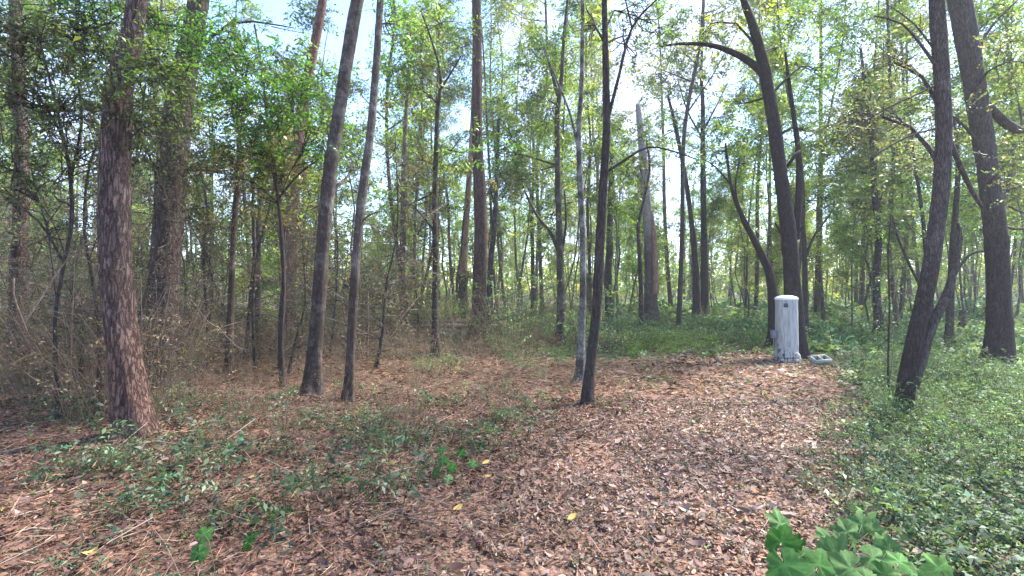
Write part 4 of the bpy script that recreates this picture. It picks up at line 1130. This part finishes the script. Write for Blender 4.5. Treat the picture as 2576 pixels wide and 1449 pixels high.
def box(mb, c, s, col=(1, 1, 1), bev=0.0):
    x, y, z = np.array(s) / 2
    if bev <= 0:
        v = np.array([(-x, -y, -z), (x, -y, -z), (x, y, -z), (-x, y, -z), (-x, -y, z), (x, -y, z), (x, y, z), (-x, y, z)]) + c
        mb.add(v, [(0, 3, 2, 1), (4, 5, 6, 7), (0, 1, 5, 4), (1, 2, 6, 5), (2, 3, 7, 6), (3, 0, 4, 7)], None, col)
        return
    b = bev
    ring = []
    for zz, i in ((-z, b), (-z + b, 0), (z - b, 0), (z, b)):
        ring.append([(-x + i + b, -y + i, zz), (x - i - b, -y + i, zz), (x - i, -y + i + b, zz), (x - i, y - i - b, zz), (x - i - b, y - i, zz), (-x + i + b, y - i, zz), (-x + i, y - i - b, zz), (-x + i, -y + i + b, zz)])
    V = np.array(ring).reshape(-1, 3) + c
    q = [(r * 8 + k, r * 8 + (k + 1) % 8, (r + 1) * 8 + (k + 1) % 8, (r + 1) * 8 + k) for r in range(3) for k in range(8)]
    q += [(24, 25, 26, 27), (24, 27, 28, 31), (28, 29, 30, 31), (3, 2, 1, 0), (7, 4, 3, 0), (7, 6, 5, 4)]
    mb.add(V, q, None, col)

def tank_mat():
    m, N, L, out = newmat('weathered_tank_paint')
    tc = N.new('ShaderNodeTexCoord')
    sx = N.new('ShaderNodeSeparateXYZ'); L.new(tc.outputs['Object'], sx.inputs[0])
    mp = N.new('ShaderNodeMapping'); mp.inputs['Scale'].default_value = (16, 16, 2.2)
    L.new(tc.outputs['Object'], mp.inputs['Vector'])
    st = N.new('ShaderNodeTexNoise'); st.inputs['Scale'].default_value = 1.4; st.inputs['Detail'].default_value = 7; st.inputs['Roughness'].default_value = 0.65
    L.new(mp.outputs[0], st.inputs['Vector'])
    r1 = N.new('ShaderNodeValToRGB'); r1.color_ramp.elements[0].position = 0.42; r1.color_ramp.elements[1].position = 0.68
    L.new(st.outputs['Fac'], r1.inputs['Fac'])
    c1 = N.new('ShaderNodeMixRGB'); c1.inputs[1].default_value = (0.40, 0.40, 0.385, 1); c1.inputs[2].default_value = (0.20, 0.205, 0.205, 1)
    L.new(r1.outputs[0], c1.inputs['Fac'])
    mp2 = N.new('ShaderNodeMapping'); mp2.inputs['Scale'].default_value = (20, 20, 9)
    L.new(tc.outputs['Object'], mp2.inputs['Vector'])
    fl = N.new('ShaderNodeTexNoise'); fl.inputs['Scale'].default_value = 1.0; fl.inputs['Detail'].default_value = 5
    L.new(mp2.outputs[0], fl.inputs['Vector'])
    # flaked spots grow towards the foot
    hr = N.new('ShaderNodeMapRange'); hr.inputs['From Min'].default_value = 0.0; hr.inputs['From Max'].default_value = 0.75; hr.inputs['To Min'].default_value = 0.10; hr.inputs['To Max'].default_value = -0.12
    L.new(sx.outputs['Z'], hr.inputs['Value'])
    ad = N.new('ShaderNodeMath'); ad.operation = 'ADD'; L.new(fl.outputs['Fac'], ad.inputs[0]); L.new(hr.outputs[0], ad.inputs[1])
    r2 = N.new('ShaderNodeValToRGB'); r2.color_ramp.elements[0].position = 0.60; r2.color_ramp.elements[1].position = 0.65
    L.new(ad.outputs[0], r2.inputs['Fac'])
    c2 = N.new('ShaderNodeMixRGB'); c2.inputs[2].default_value = (0.05, 0.055, 0.07, 1)
    L.new(c1.outputs[0], c2.inputs[1]); L.new(r2.outputs[0], c2.inputs['Fac'])
    p = N.new('ShaderNodeBsdfPrincipled'); p.inputs['Roughness'].default_value = 0.55
    L.new(c2.outputs[0], p.inputs['Base Color'])
    bp = N.new('ShaderNodeBump'); bp.inputs['Strength'].default_value = 0.25; bp.inputs['Distance'].default_value = 0.01
    L.new(st.outputs['Fac'], bp.inputs['Height']); L.new(bp.outputs[0], p.inputs['Normal'])
    L.new(p.outputs[0], out.inputs['Surface'])
    return m
M_TANK = tank_mat()
M_CAP = simple_mat('tank_cap_white', (0.72, 0.72, 0.76), (0.60, 0.60, 0.63), 0.45, 12)
M_PVC = simple_mat('white_pvc', (0.72, 0.70, 0.66), (0.60, 0.57, 0.52), 0.4, 30)
M_BOX = simple_mat('grey_box_plastic', (0.13, 0.14, 0.16), (0.18, 0.19, 0.21), 0.5, 20)
M_CONC = simple_mat('concrete', (0.36, 0.36, 0.32), (0.24, 0.25, 0.21), 0.95, 45, 0.1, 0.6)
M_BASE = simple_mat('stained_concrete', (0.11, 0.11, 0.10), (0.18, 0.18, 0.15), 0.95, 25, 0.1, 0.5)
M_STICK = simple_mat('dark_sticker', (0.05, 0.065, 0.09), (0.08, 0.09, 0.11), 0.5, 60)

TX, TY = (1980 - 1288) / F * 11.35, 11.35
tz = h1(TX, TY)
RT = 0.232; TH = 1.40
tank = thing('pressure_tank', (TX, TY, tz), 'white weathered cylindrical water tank standing by the black curving tree', 'water tank')
tank.rotation_euler = (0, R(-0.7), 0)
mb = MB()
prof = [(RT * 1.00, 0.07), (RT * 1.0, 0.09)]
for k in range(30):
    z = 0.09 + (TH - 0.1) * k / 29
    prof.append((RT * (1 - 0.018 * z) + 0.0015 * math.sin(z * 19), z))
lathe(mb, prof, 56)
put('body', mb.mesh('body', M_TANK, True), tank)
mb = MB()
lathe(mb, [(RT + 0.004, TH - 0.035), (RT + 0.006, TH - 0.01)] + [((RT + 0.006) * math.cos(a) ** 1.1, TH - 0.01 + 0.075 * math.sin(a)) for a in np.linspace(0.05, 1.50, 12)] + [(0.002, TH + 0.0655)], 56)
put('cap', mb.mesh('cap', M_CAP, True), tank, label='clean white domed top cap')
mb = MB()
lathe(mb, [(0.0, 0.0), (RT * 1.04, 0.0), (RT * 1.06, 0.03), (RT * 1.05, 0.05), (RT * 0.98, 0.09)], 48)
put('skirt', mb.mesh('skirt', M_TANK, True), tank)
mb = MB()
box(mb, (-0.115, -RT * 0.885, TH - 0.15), (0.075, 0.004, 0.085), bev=0.0)
o = put('sticker', mb.mesh('sticker', M_STICK), tank, label='small dark square sticker')
me = o.data
for v in me.vertices:      # wrapped on the cylinder
    x = v.co.x; rr_ = RT * 0.979 + (0.0035 if v.co.y < -RT * 0.885 else 0.0005)
    v.co.y = -math.sqrt(rr_ ** 2 - x * x)
mb = MB()
box(mb, (-RT - 0.062, -0.01, 0.60), (0.11, 0.11, 0.17), bev=0.008)
ob = put('control_box', mb.mesh('control_box', M_BOX), tank)
mb = MB(); box(mb, (-RT - 0.062, -0.01, 0.69), (0.12, 0.12, 0.012), bev=0.003)
put('lid', mb.mesh('lid', M_BOX), ob)
mb = MB()
tube(mb, [(-RT - 0.062, -0.01, 0.52), (-RT - 0.062, -0.01, 0.25), (-RT - 0.05, -0.01, 0.02)], [0.012] * 3, 8)
put('conduit', mb.mesh('conduit', M_BOX, True), tank)
mb = MB()
fx = 0.10
tube(mb, [(fx - 0.05, -RT * 0.88, 0.205), (fx, -RT - 0.02, 0.20), (fx + 0.015, -RT - 0.06, 0.17), (fx + 0.018, -RT - 0.075, 0.10), (fx + 0.018, -RT - 0.075, -0.005)], [0.015, 0.016, 0.018, 0.015, 0.015], 10, 0.02)
sp_ = put('drain_pipe', mb.mesh('drain_pipe', M_PVC, True), tank, label='white elbow pipe at the foot')
mb = MB(); lathe(mb, [(0.0, 0.085), (0.021, 0.085), (0.021, 0.115), (0.0, 0.115)], 12, (fx + 0.018, -RT - 0.075))
put('collar', mb.mesh('collar', M_PVC, True), sp_)
mb = MB()
box(mb, (0, 0, 0), (0.54, 0.50, 0.06), bev=0.01)
pad = put('concrete_pad', mb.mesh('concrete_pad', M_BASE), None, label='dark stained concrete pad under the white tank', category='concrete pad')
pad.location = (TX, TY, tz - 0.03)

# concrete block with two cells lying beside the tank
BX, BY = (2036 - 1288) / F * 11.1, 11.1
bz = h1(BX, BY)
mb = MB()
def cellblock(mb, L=0.40, W=0.21, Hh=0.12, t=0.028):
    xs = [-L / 2, -L / 2 + t, -t / 2, t / 2, L / 2 - t, L / 2]
    ys = [-W / 2, -W / 2 + t, W / 2 - t, W / 2]
    for (x0, x1, y0, y1) in ((xs[0], xs[5], ys[0], ys[1]), (xs[0], xs[5], ys[2], ys[3]), (xs[0], xs[1], ys[1], ys[2]), (xs[2], xs[3], ys[1], ys[2]), (xs[4], xs[5], ys[1], ys[2])):
        box(mb, ((x0 + x1) / 2, (y0 + y1) / 2, 0), (x1 - x0, y1 - y0, Hh), bev=0)
cellblock(mb)
cb = put('concrete_block', mb.mesh('concrete_block', M_CONC), None, label='hollow two cell concrete block lying at the right of the white tank', category='concrete block')
cb.location = (BX + 0.05, BY - 0.30, bz + 0.115); cb.rotation_euler = (R(24), R(-3), R(14))

# ------------------------------------------------------------ broad leaves in the right foreground
def lobed_leaf(size, lob=0.25, seed=0):
    """lobed, toothed, cupped vine leaf with a centre vein valley"""
    rr = np.random.default_rng(seed)
    n = 36
    th = np.linspace(-np.pi * 0.94, np.pi * 0.94, n)
    r = 0.76 + 0.28 * np.exp(-(th / 0.34) ** 2) - 0.10 * np.exp(-((np.abs(th) - 0.62) / 0.16) ** 2) + lob * (np.exp(-((np.abs(th) - 1.15) / 0.22) ** 2)) + 0.10 * np.exp(-((np.abs(th) - 2.2) / 0.3) ** 2)
    r = r * (1 + 0.07 * np.sin(th * 17) + 0.05 * rr.normal(size=n))
    r = r * size * 0.5
    rings = [0.0, 0.35, 0.7, 1.0]
    V, q, t = [(0, 0, 0)], [], []
    for k in rings[1:]:
        for a, ra in zip(th, r):
            x = math.cos(a) * ra * k; y = math.sin(a) * ra * k
            vein = min(abs(a), abs(abs(a) - 1.15), abs(abs(a) - 2.2))
            z = 0.07 * size * min(vein, 0.4) * k - 0.35 * (x * x + y * y) / size + 0.02 * size * math.sin(5 * a + seed) * k
            V.append((x, y, z))
    for i in range(n - 1):
        t.append((0, 1 + i, 2 + i))
        for k in range(2):
            a = 1 + k * n + i; q.append((a, a + n, a + n + 1, a + 1))
    return np.array(V), q, t

M_BROAD = None
def broad_mat():
    m, N, L, out = newmat('broad_leaf')
    at = N.new('ShaderNodeAttribute'); at.attribute_name = 'Col'
    oi = N.new('ShaderNodeObjectInfo')
    tc = N.new('ShaderNodeTexCoord')
    no = N.new('ShaderNodeTexNoise'); no.inputs['Scale'].default_value = 60; no.inputs['Detail'].default_value = 5
    L.new(tc.outputs['Object'], no.inputs['Vector'])
    mr = N.new('ShaderNodeMapRange'); mr.inputs['To Min'].default_value = 0.6; mr.inputs['To Max'].default_value = 1.4
    L.new(no.outputs['Fac'], mr.inputs['Value'])
    sc = N.new('ShaderNodeVectorMath'); sc.operation = 'SCALE'
    L.new(at.outputs['Color'], sc.inputs[0]); L.new(mr.outputs[0], sc.inputs['Scale'])
    p = N.new('ShaderNodeBsdfPrincipled'); p.inputs['Roughness'].default_value = 0.7; p.inputs['Specular IOR Level'].default_value = 0.12
    L.new(sc.outputs[0], p.inputs['Base Color'])
    tr = N.new('ShaderNodeBsdfTranslucent'); L.new(sc.outputs[0], tr.inputs['Color'])
    mx = N.new('ShaderNodeMixShader'); mx.inputs['Fac'].default_value = 0.3
    L.new(p.outputs[0], mx.inputs[1]); L.new(tr.outputs[0], mx.inputs[2])
    bp = N.new('ShaderNodeBump'); bp.inputs['Strength'].default_value = 0.4; bp.inputs['Distance'].default_value = 0.004
    L.new(no.outputs['Fac'], bp.inputs['Height']); L.new(bp.outputs[0], p.inputs['Normal'])
    L.new(mx.outputs[0], out.inputs['Surface'])
    return m
M_BROAD = broad_mat()
from mathutils import Matrix
def vine_plant(label, leaflist, base, big=False):
    bx, by = base
    b0 = np.array([bx, by, h1(bx, by)])
    root = thing('broad_leaved_vine', tuple(b0), label, 'plant')
    sm = MB()
    for i, (x, y, d, px, rot, tone) in enumerate(leaflist):
        c = U(x, y, d); size = px * ((0.9 + 0.5 * rng.random()) if big else 1.0) / F * d
        V, q, t = lobed_leaf(size, 0.22 + 0.12 * rng.random(), i)
        # faces up and a little to the open side, turned by rot
        mt = Matrix.Rotation(R(rng.normal() * 22), 3, 'Y') @ Matrix.Rotation(R(44 + rng.normal() * 12), 3, 'X') @ Matrix.Rotation(R(rot), 3, 'Z')
        V = V @ np.array(mt).T
        col = np.array(tone) * (0.85 + 0.3 * rng.random())
        cc = np.tile(col, (len(V), 1)); cc[0] *= 1.7
        cc[1:] *= (0.75 + 0.5 * rng.random((len(V) - 1, 1))); cc[[1 + 18, 1 + 54, 1 + 9, 1 + 27]] *= 1.6
        mb = MB(); mb.add(V, q, t, cc)
        o = put('leaf', mb.mesh('leaf', M_BROAD, True), root)
        o.location = tuple(c - b0)
        g = b0 + np.array([rng.normal() * 0.10, rng.normal() * 0.10, 0])
        tube(sm, [g, (g + c) / 2 + np.array([0, 0, 0.06]), c], [0.003, 0.0025, 0.0015], 5, 0.1, 0, 0, (0.10, 0.12, 0.05))
    put('stems', sm.mesh('stems', M_COVER, True, b0), root)
GA, GB, GC = (0.050, 0.130, 0.030), (0.030, 0.098, 0.014), (0.075, 0.150, 0.048)
vine_plant('large lobed green leaves of the low vine at the bottom right', [
    (1962, 1316, 2.5, 66, 100, GC), (1966, 1362, 2.15, 74, 30, GB), (2008, 1360, 2.2, 48, 160, GB), (1974, 1420, 2.0, 96, 250, GA),
    (2130, 1338, 2.5, 72, 80, GC), (2168, 1320, 2.6, 54, 140, GC), (2196, 1330, 2.6, 50, 20, GC), (2098, 1395, 2.2, 84, 300, GC), (2060, 1420, 2.1, 70, 60, GA),
    (2140, 1430, 2.1, 80, 200, GC), (2196, 1402, 2.2, 78, 330, GC), (2236, 1380, 2.3, 60, 110, GC), (2262, 1412, 2.2, 66, 40, GA), (2180, 1456, 2.0, 80, 280, GC),
    (2030, 1452, 2.0, 64, 100, GC), (2294, 1440, 2.2, 58, 10, GC), (2110, 1362, 2.4, 46, 220, GC), (2012, 1400, 2.3, 50, 320, GC), (2150, 1372, 2.4, 56, 10, GA), (2075, 1350, 2.5, 40, 120, GC), (2250, 1440, 2.3, 50, 260, GC), (2215, 1360, 2.5, 40, 30, GC), (2085, 1440, 2.1, 54, 130, GC), (2226, 1446, 2.1, 60, 170, GA)], (1.15, 2.15), True)
vine_plant('single pale veined oval leaf at the bottom right, right of the lobed vine', [(2362, 1430, 2.2, 76, 95, (0.12, 0.24, 0.06)), (2330, 1452, 2.2, 54, 200, GA)], (1.75, 2.25))
vine_plant('upright dark green bladed plant in the left foreground', [(500, 1390, 2.9, 56, 80, GA), (512, 1345, 2.95, 48, 60, GA), (488, 1412, 2.9, 40, 120, GA)], (-1.75, 2.95))
vine_plant('round bright green leaf low in the left foreground', [(562, 1302, 3.35, 26, 0, (0.14, 0.28, 0.06)), (556, 1316, 3.35, 18, 90, (0.14, 0.28, 0.06))], (-1.87, 3.4))
vine_plant('dark broad leaved plant left of the lower grassy clump', [(690, 1300, 3.4, 46, 20, GB), (716, 1316, 3.4, 40, 100, GB), (700, 1330, 3.3, 40, 200, GA), (722, 1290, 3.45, 34, 260, GB), (620, 1370, 3.0, 44, 60, GB), (634, 1350, 3.05, 34, 160, GB)], (-1.5, 3.35))
vine_plant('dark leafy plant in the middle of the brush edge, left of the track', [(1096, 1190, 4.2, 34, 20, GA), (1116, 1160, 4.25, 34, 100, GA), (1138, 1175, 4.2, 32, 200, GB), (1110, 1130, 4.3, 30, 250, GA), (1160, 1140, 4.3, 30, 60, GB), (1190, 1165, 4.3, 28, 320, GA), (1128, 1205, 4.1, 28, 150, (0.18, 0.28, 0.10))], (-0.55, 4.25))
for k, (x, y, lab) in enumerate(((1222, 1172, 'yellow fallen leaf upright by the green seedling left of the track'), (1230, 1200, 'larger yellow fallen leaf left of the track centre'), (1152, 1283, 'thin yellow leaf near the bottom centre'),
                              (2430 / 1.0 - 0, 1270, 'yellow speck of a leaf in the cover at far right'), (1438, 1300, 'small yellow leaf on the track near the bottom'), (632, 1225, 'orange yellow leaf in the needles at left'), (232, 1430, 'yellow leaf at the bottom left'), (12, 1325, 'tan leaf at the left edge near the bottom'))):
    d = CAM_Z * F / (y - 724)
    p = U(x, y, d); z = h1(p[0], p[1])
    mb = MB()
    curled(mb, np.array([[0, 0, 0.0]]), np.array([[0.8, 0.5 * (-1) ** k, 0.25]]), np.array([[0.1, -0.5, 1.0]]), 0.085, 0.04, np.array([[0.42, 0.29, 0.08]]))
    o = put('yellow_leaf', mb.mesh('yellow_leaf', M_LITTER), None, label=lab, category='leaf', group='yellow fallen leaves')
    o.location = (p[0], p[1], z + 0.04)

# ------------------------------------------------------------ say which one, by the nearest thing one can find
LAND = []
for o in list(COL.objects):
    if o.type == 'EMPTY' and 'label' in o and 'group' not in o and o.name.split('.')[0] in ('pine_tree', 'dead_pine_tree', 'slim_tree', 'tank_tree', 'leaning_tree', 'pressure_tank', 'tree_stump'):
        LAND.append(o)
SHORT = {'thick plated pine nearest': 'the leaning reddish pine', 'thick grey brown pine': 'the second thick pine', 'brown pine whose salmon': 'the salmon topped pine', 'straight dark pine': 'the straight central pine',
         'pale peeled trunk': 'the pale peeled trunk', 'pale broken topped': 'the broken snag', 'leaning grey barked': 'the thicker leaning grey trunk', 'thinner right hand': 'the thinner leaning trunk',
         'thin dark trunk with': 'the forked top trunk', 'slim grey trunk with': 'the crooked limbed trunk', 'pale lichen': 'the lichen speckled trunk', 'blackish leaning': 'the blackish leaning trunk',
         'thicker trunk of the dark pair': 'the dark pair', 'black curving': 'the black curving tree', 'bowed bare': 'the bowed trunk', 'broad dark trunk': 'the broad trunk at right', 'grey trunk between': 'the grey trunk right of the tank',
         'white weathered': 'the white tank', 'reddish pine at the far left': 'the far left pine', 'slim brown trunk between': 'the slim brown trunk', 'forked slim tree': 'the forked slim tree', 'thin brown stem': 'the thin brown stem'}
LM = []
for o in LAND:
    for k, v in SHORT.items():
        if o['label'].startswith(k): LM.append((v, o.location.x / o.location.y, o.location.y))
byl = {}
for o in list(COL.objects):
    if o.parent is None and 'group' in o and 'label' in o and o.location.y > 0.5:
        t = o.location.x / o.location.y
        nm, lt, ld = min(LM, key=lambda l: abs(l[1] - t) + 0.004 * abs(l[2] - o.location.y))
        sd = 'left of' if t < lt else 'right of'
        far = ', far off' if o.location.y > ld + 18 else (' and behind it' if o.location.y > ld + 2 else (' and nearer' if o.location.y < ld - 1.5 else ''))
        base = o['label']
        for cut in (' behind the two', ' behind the leaning', ' around the straight', ' between the broken', ' behind the bowed', ' beside and left', ' hanging', ' left of the white', ' standing in', ' in the shade', ' among the', ' in front of', ' near the', ' between the', ' glimpsed', ' in the leafy', ' in the greenery', ' on the leaf', ' in the dense', ' in the wood', ' of the middle', ' of the far'):
            base = base.split(cut)[0]
        if o['category'] == 'leaf': continue
        byl.setdefault((base, sd + ' ' + nm + far), []).append(o)
ORD = [w + ' from left' for w in ('first', 'second', 'third', 'fourth', 'fifth', 'sixth', 'seventh', 'eighth', 'ninth')]
for (base, pl), obs in byl.items():
    obs.sort(key=lambda o: o.location.x / o.location.y)
    n = len(obs)
    for i, o in enumerate(obs):
        lab = base + ' ' + pl
        tail = (', ' + ('rightmost' if i == n - 1 else ORD[i])) if 1 < n <= 10 else ''
        o['label'] = ' '.join((lab if len((lab + tail).split()) <= 16 else lab.replace(' and nearer', '').replace(' and behind it', '').replace('dead looking ', '')).split()[:16 - len(tail.split())]).rstrip(',') + tail.replace(', ', ' ; ').replace(' ; ', ', ')
